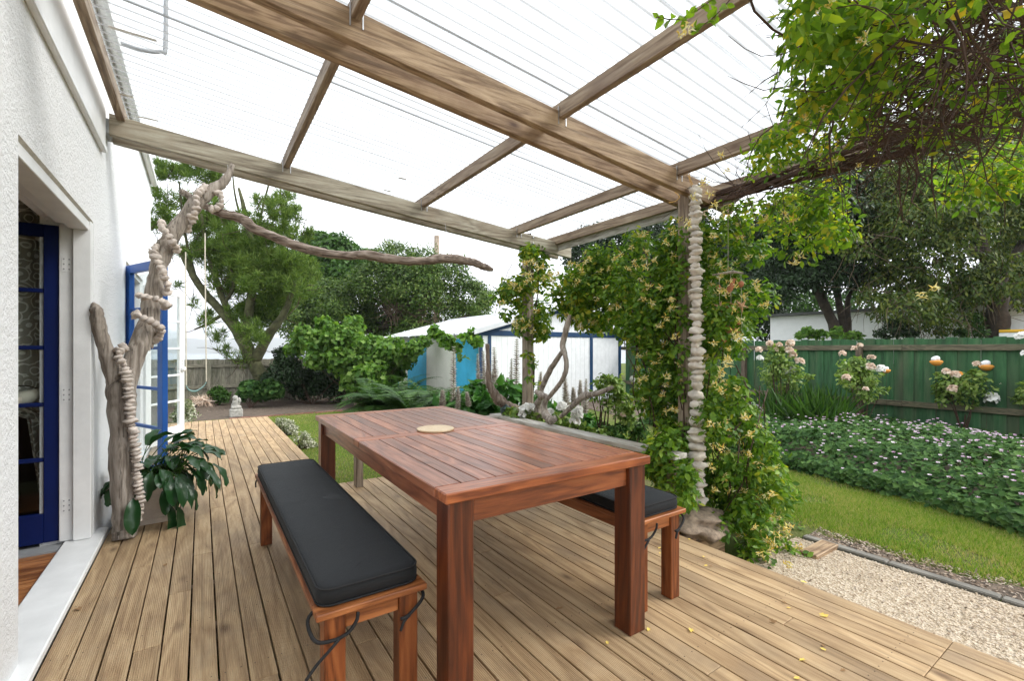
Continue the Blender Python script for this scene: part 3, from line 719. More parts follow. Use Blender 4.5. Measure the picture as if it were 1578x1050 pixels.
# ================================================================ BENCHES
def cushion_mesh(x0, y0, x1, y1, z0, z1, rc=.045):
    """rounded, slightly puffed block with the welt lines built separately"""
    m_ = MB(); cx, cy = (x0 + x1) / 2, (y0 + y1) / 2; loop = []
    for (sx, sy, a0) in ((1, 1, 0), (-1, 1, 90), (-1, -1, 180), (1, -1, 270)):
        for k in range(6):
            a = R(a0 + k * 18); loop.append((cx + sx * ((x1 - x0) / 2 - rc) + rc * math.cos(a), cy + sy * ((y1 - y0) / 2 - rc) + rc * math.sin(a)))
    # densify long sides
    lp = []
    for i, a in enumerate(loop):
        b = loop[(i + 1) % len(loop)]; d = math.dist(a, b); n = max(1, int(d / .09))
        for k in range(n): lp.append((a[0] + (b[0] - a[0]) * k / n, a[1] + (b[1] - a[1]) * k / n))
    n = len(lp); prof = [(-.012, 0), (-.002, .006), (.004, .3), (.004, .6), (.0, .9), (-.008, .99), (-.03, 1.035), (-.07, 1.06), (-.12, 1.07)]
    vs = []
    for ins, h in prof:
        for (x, y) in lp:
            dx, dy = cx - x, cy - y
            X = cx - math.copysign(max(abs(dx) + ins, .0), dx); Yy = cy - math.copysign(max(abs(dy) + ins, .0), dy)
            wob = .003 * noise.noise(Vector((x * 7, y * 7, h * 3)))
            vs.append((X, Yy, z0 + (z1 - z0) * h + (wob if h > .9 else 0)))
    m_.add(vs, [(j * n + i, j * n + (i + 1) % n, (j + 1) * n + (i + 1) % n, (j + 1) * n + i) for j in range(len(prof) - 1) for i in range(n)])
    o0 = (len(prof) - 1) * n
    m_.add([vs[o0 + i] for i in range(n)], [tuple(range(n))]); return m_, lp
def bench(loc, label, near_ties=True):
    t = thing('bench', loc, label, 'bench', 'hardwood benches drawn up to the table')
    w, l, zs, th, lg = .345, 1.85, .43, .02, .062
    def bp(name, mat, *bx):
        m_ = MB()
        for b in bx: m_.box(*b[:6], b[6] if len(b) > 6 else .002)
        return m_.build(name, M[mat], t, world=False)
    bp('end_board', 'benX', (0, 0, zs - th, w, .07, zs, .003)); bp('end_board', 'benX', (0, l - .07, zs - th, w, l, zs, .003))
    for i in range(4): bp('seat_slat', 'benY', (i * w / 4 + .0015, .072, zs - th, (i + 1) * w / 4 - .0015, l - .072, zs - .001))
    for x in (.026, w - .026 - lg):
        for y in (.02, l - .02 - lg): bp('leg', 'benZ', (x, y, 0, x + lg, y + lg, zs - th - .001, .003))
    for x in (.036, w - .036 - .02): bp('apron', 'benY', (x, .02 + lg + .001, zs - th - .06, x + .02, l - .02 - lg - .001, zs - th - .001))
    for y in (.03, l - .05): bp('apron', 'benX', (.026 + lg + .001, y, zs - th - .055, w - .026 - lg - .001, y + .02, zs - th - .001))
    return t
def cushion(loc, label, seed):
    t = thing('bench_cushion', loc, label, 'cushion', 'charcoal cushions tied on the benches')
    m_, lp = cushion_mesh(0, 0, .315, 1.80, 0, .055); m_.build('pad', M['fabric'], t, True, world=False)
    for h in (.052, .004):
        m_ = MB(); pts = [(x + (.0), y, h) for x, y in lp] + [(lp[0][0], lp[0][1], h)]
        cx, cy = .1575, .9; k = [(cx + (x - cx) * 1.012, cy + (y - cy) * 1.002, z) for x, y, z in pts]
        m_.tube(k, .0032, 6, cap=False); m_.build('piping', M['black_tie'], t, True, world=False)
    def tie(pts, r=.0045):
        m_ = MB(); m_.tube(curve(pts, 5), r, 6); m_.build('tie', M['black_tie'], t, True, world=False)
    # near corners: loop round the leg, knot, loose tails
    tie([(.01, .03, .0), (-.028, .02, -.03), (-.016, -.02, -.075), (.03, -.026, -.088), (.075, -.024, -.082), (.10, -.03, -.05), (.105, -.03, -.025)], .0055)
    tie([(.05, -.03, -.088), (.02, -.035, -.11), (-.015, -.04, -.135), (-.045, -.045, -.165)], .005)
    tie([(.305, .03, 0), (.322, .005, -.03), (.318, -.02, -.05), (.27, -.028, -.085), (.24, -.028, -.092)], .0055)
    tie([(.27, -.03, -.086), (.25, -.032, -.10), (.237, -.034, -.125)], .005)
    tie([(.01, 1.76, 0), (-.012, 1.77, -.04), (-.01, 1.8, -.08)])
    return t
bench((.275, 1.42, 0), 'hardwood bench on the house side of the table')
cushion((.289, 1.45, .4315), 'long charcoal cushion on the bench nearer the house', 1)
bench((1.612, 1.385, 0), 'hardwood bench on the garden side of the table')
cushion((1.626, 1.41, .4315), 'charcoal cushion on the bench behind the table, garden side', 2)

# ================================================================ FENCES
m, nt, p, o = new_mat('green_painted_palings'); s_ = (1, 1, .12); v = coords(nt, s_)
a = noi(nt, v, 14, 5, .65); b2 = noi(nt, v, 3.5, 4, .6)
col = ramp(nt, a, [(.3, (.010, .045, .014)), (.5, (.022, .095, .030)), (.72, (.05, .15, .055))])
col = mixc(nt, ramp(nt, b2, [(.5, (0, 0, 0)), (.72, (.75,) * 3)]), col, (.075, .065, .04)); nt.links.new(col, p.inputs['Base Color'])
p.inputs['Roughness'].default_value = .75; bump(nt, p, a, .5, .004); M['green'] = m
M['mossY'] = mat_wood('mossy_rail', 'Y', (.055, .05, .03), (.12, .105, .065), (.2, .17, .11), tone=.08, bmp=.5, stain=(.06, .075, .035))
M['mossZ'] = mat_wood('brown_post', 'Z', (.05, .035, .025), (.11, .08, .055), (.17, .13, .09), tone=.08, bmp=.5)
M['greyP'] = mat_wood('grey_palings', 'Z', (.10, .095, .07), (.2, .185, .14), (.28, .26, .2), tone=.14, bmp=.5, fine=30, stain=(.12, .13, .08))
FX = 11.3
gf = thing('green_fence', (FX, 3, -.3), 'green painted timber paling fence with mossy rails along the garden', 'fence')
pm = []
for k in range(4):
    m_ = MB(); w = .160; m_.box(0, 0, 0, .016, w, 1.70 + .012 * (k % 3), .003); pm.append(m_)
pal = [None] * 4; y = -6.5; i = 0
while y < 10.1:
    k = i % 4
    if pal[k] is None: q = pm[k].build('paling', M['green'], gf, world=False); pal[k] = q
    else: q = pal[k].copy(); COL.objects.link(q)
    q.location = (.019 * (i % 2), y - 3, 0); q.rotation_euler = (R(random.uniform(-.25, .25)), 0, 0); y += .1535; i += 1
for z0 in (1.185, .10):
    for j in range(7):
        m_ = MB(); m_.box(FX - .052, -6.5 + j * 2.42, z0, FX - .004, -6.5 + (j + 1) * 2.42 - .004, z0 + .105, .004); m_.build('rail', M['mossY'], gf)
for j in range(7):
    m_ = MB(); m_.box(FX - .15, -5.87 + j * 2.42, -.4, FX - .054, -5.77 + j * 2.42, 1.30, .005); m_.build('post', M['mossZ'], gf)
bf = thing('back_fence', (1.5, 17.2, -.55), 'grey timber paling fence at the far end of the lawn', 'fence')
FY = 17.3
m_ = MB(); m_.box(0, 0, 0, .153, .016, 1.44, .003); q0 = m_.build('paling', M['greyP'], bf, world=False); x = -6.0; i = 0
while x < 5.5:
    q = q0 if i == 0 else q0.copy()
    if i: COL.objects.link(q)
    q.location = (x - 1.5, (.12 + .019 * (i % 2)), random.uniform(-.012, .012)); x += .147; i += 1
mX = M['mossX'] = mat_wood('grey_rail_x', 'X', (.10, .095, .07), (.19, .175, .13), (.27, .25, .19), tone=.05)
for z0 in (.64, -.02):
    for j in range(5): wb('rail', mX, (-6 + j * 2.4, FY - .03, z0, -6 + (j + 1) * 2.4 - .004, FY + .015, z0 + .09, .003), par=bf)
for j in range(5): wb('post', M['greyP'], (-5.0 + j * 2.4 + .35, FY - .13, -.7, -4.9 + j * 2.4 + .35, FY - .032, .84, .004), par=bf)

# ================================================================ SHED
SX0, SX1, SY0, SY1 = 5.95, 11.20, 10.35, 17.2; ZE, ZG = 1.62, -.42
M['shed_white'] = mat_plain('chalky_white_boards', (.72, .74, .75), .7, .08, 6, .003)
M['shed_cream'] = mat_plain('cream_panel', (.66, .66, .58), .7, .06, 3, .003)
M['shed_blue'] = mat_plain('sky_blue_panel', (.05, .42, .66), .6, .15, 3, .003)
M['shed_navy'] = mat_plain('navy_trim', (.004, .036, .10), .6, .15, 6, .001)
def mat_iron():
    m, nt, p, o = new_mat('white_corrugated_iron'); v = coords(nt, (1, 1, 1), False)
    nt.links.new(ramp(nt, noi(nt, v, 2, 6, .7), [(.35, (.5, .52, .54)), (.7, (.66, .68, .70))]), p.inputs['Base Color']); p.inputs['Roughness'].default_value = .55; return m
M['iron'] = mat_iron()
shed = thing('garden_shed', (SX0, SY0, ZG), 'white garden shed with navy trim, sky blue side panels and corrugated roof', 'shed')
n = 30; w = (SX1 - SX0) / n; apex = (SX0 + SX1) / 2; rise = .70
for i in range(n):      # front weatherboards, cut to the gable
    a, b = SX0 + i * w + .003, SX0 + (i + 1) * w - .003
    za_, zb_ = [ZE + rise * (1 - abs(x - apex) / (apex - SX0)) for x in (a, b)]
    m_ = MB(); pr = [(a, ZG), (b, ZG), (b, zb_)] + ([(apex, ZE + rise)] if a < apex < b else []) + [(a, za_)]
    dy = random.uniform(0, .004); m_.prism(pr, 'Y', SY0 + dy, SY0 + .025 + dy); m_.build('board', M['shed_white'], shed)
for (xa, xb, za_, zb_) in ((SX0 - .0, SX0 + .10, ZG, ZE - .06), (SX0 + .26, SX0 + .36, ZG, ZE - .06), (SX1 - 1.36, SX1 - 1.24, ZG, ZE - .06), (SX1 - .12, SX1, ZG, ZE - .06), (SX0 - .04, SX1 + .04, ZE - .055, ZE + .085)):
    wb('trim', 'shed_navy', (xa, SY0 - .02, za_, xb, SY0 - .002, zb_, .003), par=shed)
sl = rise / (apex - SX0)
for s in (1, -1):
    m_ = MB(); xe = apex - s * (apex - SX0 + .22); dz = -(.22) * sl
    m_.prism([(xe, ZE + dz + .05), (apex, ZE + rise + .05), (apex, ZE + rise - .07), (xe, ZE + dz - .07)], 'Y', SY0 - .045, SY0 - .022); m_.build('barge_board', M['shed_navy'], shed)
    m_ = MB(); m_.prism([(xe - s * .03, ZE + dz + .15), (apex, ZE + rise + .17), (apex, ZE + rise + .05), (xe - s * .03, ZE + dz + .02)], 'Y', SY0 - .20, SY0 - .185); m_.build('roof_flashing', M['iron'], shed)
    vs = []; ny = int((SY1 - SY0 + .4) / .076 * 4); ys = np.linspace(SY0 - .18, SY1 + .2, ny)
    for yy in ys:
        for t in (0, .5, 1):
            x = apex - s * (apex - SX0 + .30) * t; vs.append((x, yy, ZE + rise + .10 - (apex - SX0 + .30) * t * sl + .011 * math.sin(yy * 2 * math.pi / .076)))
    m_ = MB(); m_.add(vs, [(i * 3 + j, i * 3 + j + 1, i * 3 + j + 4, i * 3 + j + 3) for i in range(ny - 1) for j in (0, 1)]); m_.build('roof_sheeting', M['iron'], shed, True)
m_ = MB(); m_.prism([(apex - .14, ZE + rise + .085), (apex, ZE + rise + .135), (apex + .14, ZE + rise + .085)], 'Y', SY0 - .19, SY1 + .2); m_.build('ridge_cap', M['iron'], shed)
yy = SY0 + .03; pan = [('shed_blue', .65), ('shed_blue', .64)] + [('shed_cream', .68)] * 3 + [('shed_blue', .81)] * 2 + [('shed_cream', .85), ('shed_blue', 1.0)]
for nm, l in pan:
    wb('side_panel', nm, (SX0, yy + .004, ZG, SX0 + .03, yy + l - .004, ZE - .12), par=shed); yy += l
wb('side_beam', 'shed_cream', (SX0 - .01, SY0 + .03, ZE - .115, SX0 + .03, SY1, ZE - .005), par=shed)
wb('far_walls', 'shed_white', (SX1 - .03, SY0 + .03, ZG, SX1, SY1, ZE - .02), (SX0 + .04, SY1 - .03, ZG, SX1 - .04, SY1, ZE - .02), par=shed)

# neighbour's house beyond the green fence, striped awning, power pole
nb = thing('white_house', (22, 8, -.3), 'long low white neighbouring house behind the green fence', 'house')
nx0 = 19.0; yb0 = atX(1187, 500, nx0).y; zw = atX(1187, 489, nx0).z
m_ = MB(); m_.box(nx0, -3, -.5, nx0 + 7, yb0, zw); m_.build('wall', mat_plain('white_blockwork', (.78, .79, .80), .7, .04, 4, .002), nb)
m_ = MB(); m_.prism([(nx0 - .25, zw + .10), (nx0 + 3.5, zw + .24), (nx0 + 7.3, zw + .10), (nx0 + 7.3, zw + .003), (nx0 - .25, zw + .003)], 'Y', -3.3, yb0 + .25); m_.build('roof', mat_plain('grey_roofing', (.07, .075, .07), .8, .2, 4, .002), nb)
c_ = atX(1563, 511, 17.5)
aw = thing('awning', c_, 'white awning with a yellow edge showing above the green fence at far right', 'awning')
wb('canopy', 'white_paint', (c_.x, c_.y - 1.2, c_.z - .16, c_.x + 1, c_.y + .28, c_.z - .03, .01), par=aw)
wb('yellow_edge', mat_plain('yellow_trim', (.75, .42, .03), .5, .1, 5, 0), (c_.x - .02, c_.y - 1.2, c_.z - .02, c_.x + .98, c_.y + .28, c_.z + .05, .01), par=aw)
c_ = atD(673, 370, 33)
pp = thing('power_pole', (c_.x, c_.y, -.55), 'grey wooden power pole rising behind the rounded trees', 'pole')
m_ = MB(); m_.tube([(c_.x, c_.y, -.5), (c_.x, c_.y, c_.z + .3)], [.22, .19], 10); m_.build('pole', M['pineZ'], pp, True)
m_ = MB()
for dz in (0, -.35):
    a = Vector((c_.x, c_.y, c_.z - 3.2 + dz)); b = a + Vector((38, -3, 1.5)); m_.tube([a + (b - a) * t + Vector((0, 0, -1.2 * 4 * t * (1 - t))) for t in np.linspace(0, 1, 14)], .012, 4)
m_.build('wire', M['steel_grey'], pp, kind='stuff')

# ================================================================ DRIFTWOOD
def px_path(pts, n=6, smooth=True):
    """(u, v, y-plane, radius px) -> path and radii in metres"""
    P = [atY(u, v, y) for u, v, y, r in pts]; Rr = [r / FPX * depth(q) / math.sqrt(1 + ((u - CXP) / FPX) ** 2) for q, (u, v, y, r) in zip(P, pts)]
    return (curve(P, n), interp(Rr, n)) if smooth else (P, Rr)
dt = thing('driftwood_tree', atZ(190, 826, 0), 'tall forked grey driftwood trunk leaning by the wall, wound with pebbles', 'driftwood')
def dpart(name, pts, mat, par, seed, n=16, rough=.16, sm=6):
    m_ = MB(); P, rr = px_path(pts, sm); m_.tube(P, rr, n, rough, seed); return m_.build(name, M[mat], par, True)
dpart('trunk', [(191, 832, 3.80, 17), (192, 815, 3.82, 19), (192, 780, 3.83, 20), (189, 720, 3.84, 21), (188, 660, 3.85, 20.5), (188, 610, 3.86, 23), (190, 588, 3.87, 22), (196, 566, 3.88, 15)], 'drift', dt, 1, 22, .22)
dpart('trunk_foot', [(205, 826, 3.84, 7), (208, 800, 3.86, 8), (206, 760, 3.88, 5)], 'drift', dt, 2, 10, .3)
dpart('limb', [(182, 606, 3.86, 15), (172, 570, 3.84, 14), (160, 530, 3.82, 13), (152, 500, 3.80, 12.5), (148, 478, 3.79, 11), (145, 470, 3.79, 6), (144, 466, 3.79, 2)], 'drift', dt, 3, 16, .2)
dpart('limb', [(192, 606, 3.87, 18), (204, 560, 3.90, 17), (220, 522, 3.93, 17), (230, 490, 3.96, 17), (235, 460, 3.98, 15), (242, 425, 4.00, 14), (249, 395, 4.02, 15), (262, 368, 4.04, 14), (283, 340, 4.06, 13), (304, 312, 4.08, 13), (324, 294, 4.10, 11), (343, 282, 4.12, 8), (353, 268, 4.14, 6), (358, 254, 4.16, 4)], 'drift', dt, 4, 16, .2)
dpart('stub', [(236, 510, 3.95, 9), (246, 508, 3.93, 7), (251, 507, 3.92, 3)], 'drift', dt, 5, 10, .3)
dpart('stub', [(298, 308, 4.09, 7), (288, 300, 4.08, 6), (277, 294, 4.07, 5)], 'drift', dt, 6, 10, .3)
db = thing('driftwood_branch', atY(310, 318, 4.1), 'long wavy driftwood branch hung level under the outer pergola beam', 'driftwood')
dpart('branch', [(306, 312, 4.10, 6), (325, 322, 4.10, 7), (345, 330, 4.09, 8.5), (362, 333, 4.09, 8), (378, 341, 4.08, 9), (395, 354, 4.08, 8.5), (425, 366, 4.07, 8), (460, 380, 4.07, 8), (500, 390, 4.06, 7.5), (535, 394, 4.06, 6.5), (565, 393, 4.06, 7.5), (592, 398, 4.06, 7.5), (625, 402, 4.06, 7), (655, 402, 4.06, 6), (682, 398, 4.06, 7.5), (705, 400, 4.06, 7), (730, 405, 4.06, 6), (748, 412, 4.06, 5.5), (759, 416, 4.06, 3)], 'driftX', db, 8, 14, .22)
m_ = MB(); a = atY(694, 396, 4.08); m_.tube([a, Vector((a.x, 4.20, zr(a.x) - .15))], .002, 5); a = atY(352, 325, 4.09); m_.tube([a, Vector((a.x, 4.195, zr(a.x) - .15))], .002, 5); m_.build('hanging_wire', M['metal'], db, kind='stuff')
a = atY(741, 385, 4.2)
m_ = MB(); m_.tube([a, a + Vector((.0, -.005, -.06)), a + Vector((-.015, -.01, -.13))], .003, 5); tag(m_.build('iron_hook', M['steel_grey'], None), 'thin dark hook hanging below the outer beam right of the branch', 'hook')

FK = thing('forked_driftwood', atZ(846, 652, .5), 'forked driftwood branch standing upright on the bleached rail', 'driftwood')
yk = atZ(846, 652, .5).y
def dX(name, pts, par, seed, n=12, mat='drift', rough=.2):
    P = [atX(u, v, x) for u, v, x, r in pts]; rr = [.8 * r / FPX * depth(q) for q, (u, v, x, r) in zip(P, pts)]
    m_ = MB(); m_.tube(curve(P, 5), interp(rr, 5), n, rough, seed); return m_.build(name, M[mat], par, True)
dX('foot', [(855, 645, 2.68, 6), (848, 648, 2.68, 9), (839, 636, 2.69, 7), (839, 622, 2.70, 5.5), (843, 613, 2.70, 5), (836, 610, 2.70, 6), (826, 604, 2.69, 4.5)], FK, 1)
dX('stem', [(843, 616, 2.70, 4), (856, 600, 2.71, 4.5), (867, 585, 2.71, 4.5), (873, 566, 2.72, 5), (871, 548, 2.72, 5), (867, 533, 2.73, 5.5), (871, 515, 2.73, 5.5), (875, 498, 2.74, 6), (878, 486, 2.74, 3)], FK, 2)
dX('stem', [(832, 616, 2.80, 5), (836, 596, 2.79, 5), (846, 574, 2.78, 5.5), (857, 556, 2.76, 5), (868, 540, 2.74, 4)], FK, 3)
dX('low_stem', [(832, 645, 2.88, 8), (828, 628, 2.88, 8), (833, 612, 2.84, 5)], FK, 4)
LG = thing('leaning_driftwood', atX(866, 642, 2.85), 'short pale driftwood log slanting up from behind the rail', 'driftwood')
dX('log', [(864, 643, 2.85, 4), (880, 628, 2.87, 5), (893, 616, 2.88, 6), (902, 610, 2.89, 7.5), (914, 608, 2.9, 5.5), (928, 604, 2.91, 5), (944, 597, 2.92, 4)], LG, 5)
LW = thing('brown_driftwood', atY(786, 628, 4.2), 'gnarled brown driftwood snag behind the lantern on the rail corner', 'driftwood')
M['driftB'] = mat_wood('brown_driftwood_bark', 'Z', (.10, .07, .055), (.22, .165, .13), (.36, .3, .26), fine=30, tone=.05, bmp=.9, rough=.8)
dpart('snag', [(751, 530, 4.25, 3), (752, 560, 4.25, 3.5), (753, 588, 4.25, 5), (759, 602, 4.24, 7), (768, 616, 4.24, 8), (781, 626, 4.23, 7.5), (794, 630, 4.22, 6), (806, 638, 4.21, 8)], 'driftB', LW, 6, 12, .35)
ln = atY(780, 636, 4.17)
lan = thing('garden_lantern', (ln.x, 4.17, .4955), 'small dark green iron lantern pot on the rail corner', 'lantern')
mg = mat_plain('dark_green_iron', (.03, .055, .05), .5, .2, 20, .001)
m_ = MB(); m_.lathe([(.05, 0), (.055, .01), (.06, .035), (.068, .05), (.06, .056)], 20, (ln.x, 4.17, .4955)); m_.build('bowl', mg, lan, True)
m_ = MB(); m_.lathe([(.064, .062), (.068, .07), (.045, .085), (.02, .095), (.012, .11), (.004, .115)], 20, (ln.x, 4.17, .4955)); m_.build('lid', mg, lan, True)

# ================================================================ PEBBLE STRINGS
def chain(pts, step):
    out = [Vector(pts[0])]; acc = 0
    for a, b in zip(pts, pts[1:]):
        a = Vector(a); b = Vector(b); d = (b - a).length; t = step - acc
        while t < d: out.append(a + (b - a) * (t / d)); t += step
        acc = d - (t - step)
    return out
def stone_at(par, P, T, w, h, i, mat):
    """a pebble threaded on direction T"""
    T = T.normalized(); q = Vector((0, 0, 1)).rotation_difference(T).to_matrix() @ Matrix.Rotation(random.uniform(0, 6), 3, 'Z') @ Matrix.Rotation(random.uniform(-.16, .16), 3, 'X')
    m_ = MB(); m_.blob(P, (w * .5 * random.uniform(.78, 1.18), w * .5 * random.uniform(.68, 1.0), h * .5 * random.uniform(.95, 1.2)), 11, 8, .6, i, q); return m_.build('stone', mat, par, True)
ps = thing('pebble_string', (3.02, 2.06, 2.3), 'long vertical string of flat pale pebbles hanging beside the pergola post', 'garland')
top = Vector((3.035, 2.075, atY(1068, 292, 2.075).z)); bot = Vector((2.985, 2.03, .035))
bot.x = atY(1076, 785, 2.03).x; bot.z = atY(1076, 785, 2.03).z
pts = [top + (bot - top) * t + Vector((.008 * math.sin(t * 15), 0, 0)) for t in np.linspace(0, 1, 30)]
z = 0; Lz = (bot - top).length; i = 0
while z < Lz:
    t = z / Lz; h = (.040 + .022 * random.random()) * (1 + .25 * (t > .6)); w = (.088 + .034 * random.random()) * (1 + .42 * max(0, (t - .55) / .45))
    if random.random() < .14: w *= .72
    P = top + (bot - top) * t + Vector((random.uniform(-.008, .008), random.uniform(-.008, .008), 0)); stone_at(ps, P, Vector((0, 0, 1)), w, h, i, M['stone_grey']); z += h * .93; i += 1
m_ = MB(); m_.tube([top, top + Vector((-.005, .04, .1)), Vector((top.x - .01, 2.125, zr(3.03) + .06))], .0035, 5); m_.tube([top + Vector((-.03, 0, 0)), Vector((top.x - .045, 2.125, zr(3.03) + .04))], .0025, 5); m_.build('cord', M['twine'], ps)
m_ = MB(); a = atY(1040, 296, 2.12); m_.tube(curve([a, a + Vector((.01, -.03, -.04)), a + Vector((-.02, -.02, -.075)), a + Vector((-.07, .0, -.09))], 5), .0028, 5); m_.build('loose_twine', M['twine'], ps)
g1 = thing('pebble_garland', atY(200, 640, 3.78), 'vertical pebble garland running down the driftwood trunk', 'garland')
c1 = [(190, 537, 3.82), (183, 541, 3.80), (181, 547, 3.79), (184, 554, 3.78), (190, 562, 3.78), (194, 570, 3.78), (196, 582, 3.78), (197, 600, 3.77), (200, 618, 3.77), (200, 646, 3.77), (204, 663, 3.77), (207, 680, 3.77), (209, 696, 3.77), (211, 715, 3.77), (212, 740, 3.77), (215, 760, 3.77), (216, 785, 3.78), (212, 806, 3.79)]
P = [atY(*c) for c in c1]; cc = chain(P, .026)
for i, q in enumerate(cc):
    T = (cc[min(i + 1, len(cc) - 1)] - cc[max(i - 1, 0)]); w = random.uniform(.046, .074) * (1 if i < len(cc) * .72 else .82); stone_at(g1, q + Vector(sph(1)[0]) * .005, T, w, .027, i + 50, M['stone'])
g2 = thing('pebble_garland', atY(250, 420, 3.9), 'pebble garland wound round the upper limb of the driftwood', 'garland')
segs = [[(214, 456, 3.90), (222, 457, 3.87), (231, 458, 3.86), (240, 461, 3.86), (249, 464, 3.87), (256, 470, 3.90), (255, 478, 3.95)],
        [(209, 485, 3.88), (216, 487, 3.84), (223, 492, 3.83), (232, 495, 3.83), (240, 499, 3.84), (247, 505, 3.86), (247, 514, 3.92), (240, 524, 3.96), (229, 532, 3.98), (222, 537, 4.0)],
        [(240, 379, 3.98), (238, 388, 3.94), (239, 396, 3.92), (243, 405, 3.91), (248, 413, 3.90), (252, 422, 3.90), (256, 431, 3.91), (258, 440, 3.92), (257, 449, 3.95), (255, 455, 3.98)],
        [(250, 343, 4.02), (249, 353, 3.98), (256, 359, 3.95), (261, 366, 3.94), (266, 373, 3.94), (272, 380, 3.96), (272, 388, 4.0)],
        [(316, 289, 4.08), (308, 293, 4.03), (303, 301, 4.0), (302, 310, 3.99), (302, 320, 3.99), (299, 330, 4.0), (296, 339, 4.02), (291, 347, 4.05), (288, 353, 4.08)],
        [(334, 292, 4.1), (339, 300, 4.07), (342, 308, 4.06), (341, 316, 4.05), (335, 321, 4.05), (327, 323, 4.05), (320, 321, 4.07)]]
n = 0
for sg in segs:
    cc = chain([atY(*c) for c in sg], .037)
    for i, q in enumerate(cc):
        T = (cc[min(i + 1, len(cc) - 1)] - cc[max(i - 1, 0)]); stone_at(g2, q + Vector(sph(1)[0]) * .004, T, random.uniform(.044, .066), .04, n + 200, M['stone']); n += 1

# ================================================================ HANGING SEA MOBILE
mo = thing('hanging_mobile', atD(1130, 423, 3.9), 'hanging mobile of starfish and terracotta fish beside the pebble string', 'mobile')
terra = mat_plain('terracotta', (.42, .17, .09), .85, .25, 20, .002); star = mat_plain('dried_starfish', (.55, .33, .2), .85, .2, 40, .003)
dm = 3.45
m_ = MB(); m_.tube([atD(1098, 424, dm), atD(1115, 421, dm), atD(1130, 419, dm), atD(1145, 421, dm)], [.006, .01, .012, .008], 8, .3); m_.build('stick', M['drift'], mo, True)
m_ = MB()
for u in (1108, 1126, 1142):
    a, b = atD(u, 422, dm), atD(u + 1, 472 if u < 1120 else 525, dm); m_.tube([a, b], .0018, 4)
a = atD(1122, 421, dm); m_.tube([a, Vector((a.x, a.y, 2.3))], .0018, 4); m_.build('string', M['rope'], mo, kind='stuff')
def facing(P): return (Vector((0, 0, HC)) - P).normalized()
def starfish(u, v, r, rot):
    c = atD(u, v, dm - .02); n_ = facing(c); q = Vector((0, 0, 1)).rotation_difference(n_).to_matrix() @ Matrix.Rotation(rot, 3, 'Z')
    vs = [c + n_ * .012, c - n_ * .004]; k = 10
    for i in range(k):
        a = 2 * math.pi * i / k; rr = r if i % 2 == 0 else r * .30; vs.append(c + q @ Vector((rr * math.cos(a), rr * math.sin(a), 0)))
    m_ = MB(); m_.add(vs, [(0, 2 + i, 2 + (i + 1) % k) for i in range(k)] + [(1, 2 + (i + 1) % k, 2 + i) for i in range(k)]); return m_.build('starfish', star, mo)
starfish(1109, 474, .055, .3); starfish(1143, 472, .060, 1.2)
def fish(u, v, w, h, rot=0):
    c = atD(u, v, dm); q = Vector((0, 0, 1)).rotation_difference(facing(c)).to_matrix() @ Matrix.Rotation(rot, 3, 'Z')
    k = 14; up_ = []
    pr = [(math.cos(2 * math.pi * i / k) * (1 if i else 1.1), math.sin(2 * math.pi * i / k)) for i in range(k)]
    pr[k // 2] = (-1.0, 0); pr = pr[:k // 2] + [(-1.35, .6), (-1.25, 0), (-1.35, -.6)] + pr[k // 2 + 1:]
    ring = [c + q @ Vector((x * w, y * h, 0)) for x, y in pr]; nf = facing(c)
    m_ = MB(); n_ = len(ring); m_.add([c + nf * .014, c - nf * .014] + ring, [(0, 2 + i, 2 + (i + 1) % n_) for i in range(n_)] + [(1, 2 + (i + 1) % n_, 2 + i) for i in range(n_)]); m_.build('clay_fish', terra, mo)
R90 = math.pi / 2
for f_ in ((1126, 443, .055, .022, R90 + 1.7), (1126, 474, .05, .03, 1.3), (1126, 508, .052, .032, 1.57), (1113, 521, .03, .018, 1.2)): fish(*f_)
for u, v, r in ((1107, 443, .018), (1142, 438, .022), (1138, 498, .014)):
    m_ = MB(); m_.blob(atD(u, v, dm), (r, r, r * 1.1), 10, 7, .1, u); m_.build('clay_bead', terra, mo, True)

# ================================================================ SWING, STATUE
ys = 12.6
sw = thing('rope_swing', atY(303, 590, ys), 'child swing with pale ropes and a curved green seat hanging over the lawn', 'swing')
a0, b0 = atY(287, 594, ys), atY(318, 588, ys); a1, b1 = atY(286, 430, ys), atY(316, 400, ys)
for p0, p1 in ((a0, a1), (b0, b1)):
    m_ = MB(); m_.tube([p0, p1, p1 + Vector((0, 0, .6))], .012, 6); m_.build('rope', M['rope'], sw)
m_ = MB(); mid = (a0 + b0) / 2 - Vector((0, 0, .16)); cv = curve([a0, a0 + Vector((.06, 0, -.10)), mid, b0 + Vector((-.06, 0, -.10)), b0], 6); vs = []
for q in cv: vs += [(q.x, q.y - .08, q.z), (q.x, q.y + .08, q.z), (q.x, q.y + .08, q.z - .03), (q.x, q.y - .08, q.z - .03)]
m_.add(vs, [(i * 4 + k, i * 4 + (k + 1) % 4, i * 4 + 4 + (k + 1) % 4, i * 4 + 4 + k) for i in range(len(cv) - 1) for k in range(4)]); m_.build('seat', mat_plain('faded_green_plastic', (.13, .22, .2), .5, .1, 6, 0), sw, True)
sp_ = atY(364, 617, 13.3); gzz = gz(sp_.x, 13.3)
st = thing('garden_statue', (sp_.x, 13.3, gzz), 'small weathered grey stone statue standing in the far flower bed', 'statue')
conc = mat_plain('lichened_stone', (.36, .35, .32), .9, .4, 18, .01)
m_ = MB(); m_.box(sp_.x - .14, 13.19, gzz, sp_.x + .14, 13.4, gzz + .2, .02); m_.box(sp_.x - .11, 13.2, gzz + .2, sp_.x + .11, 13.38, gzz + .28, .02); m_.build('base', conc, st)
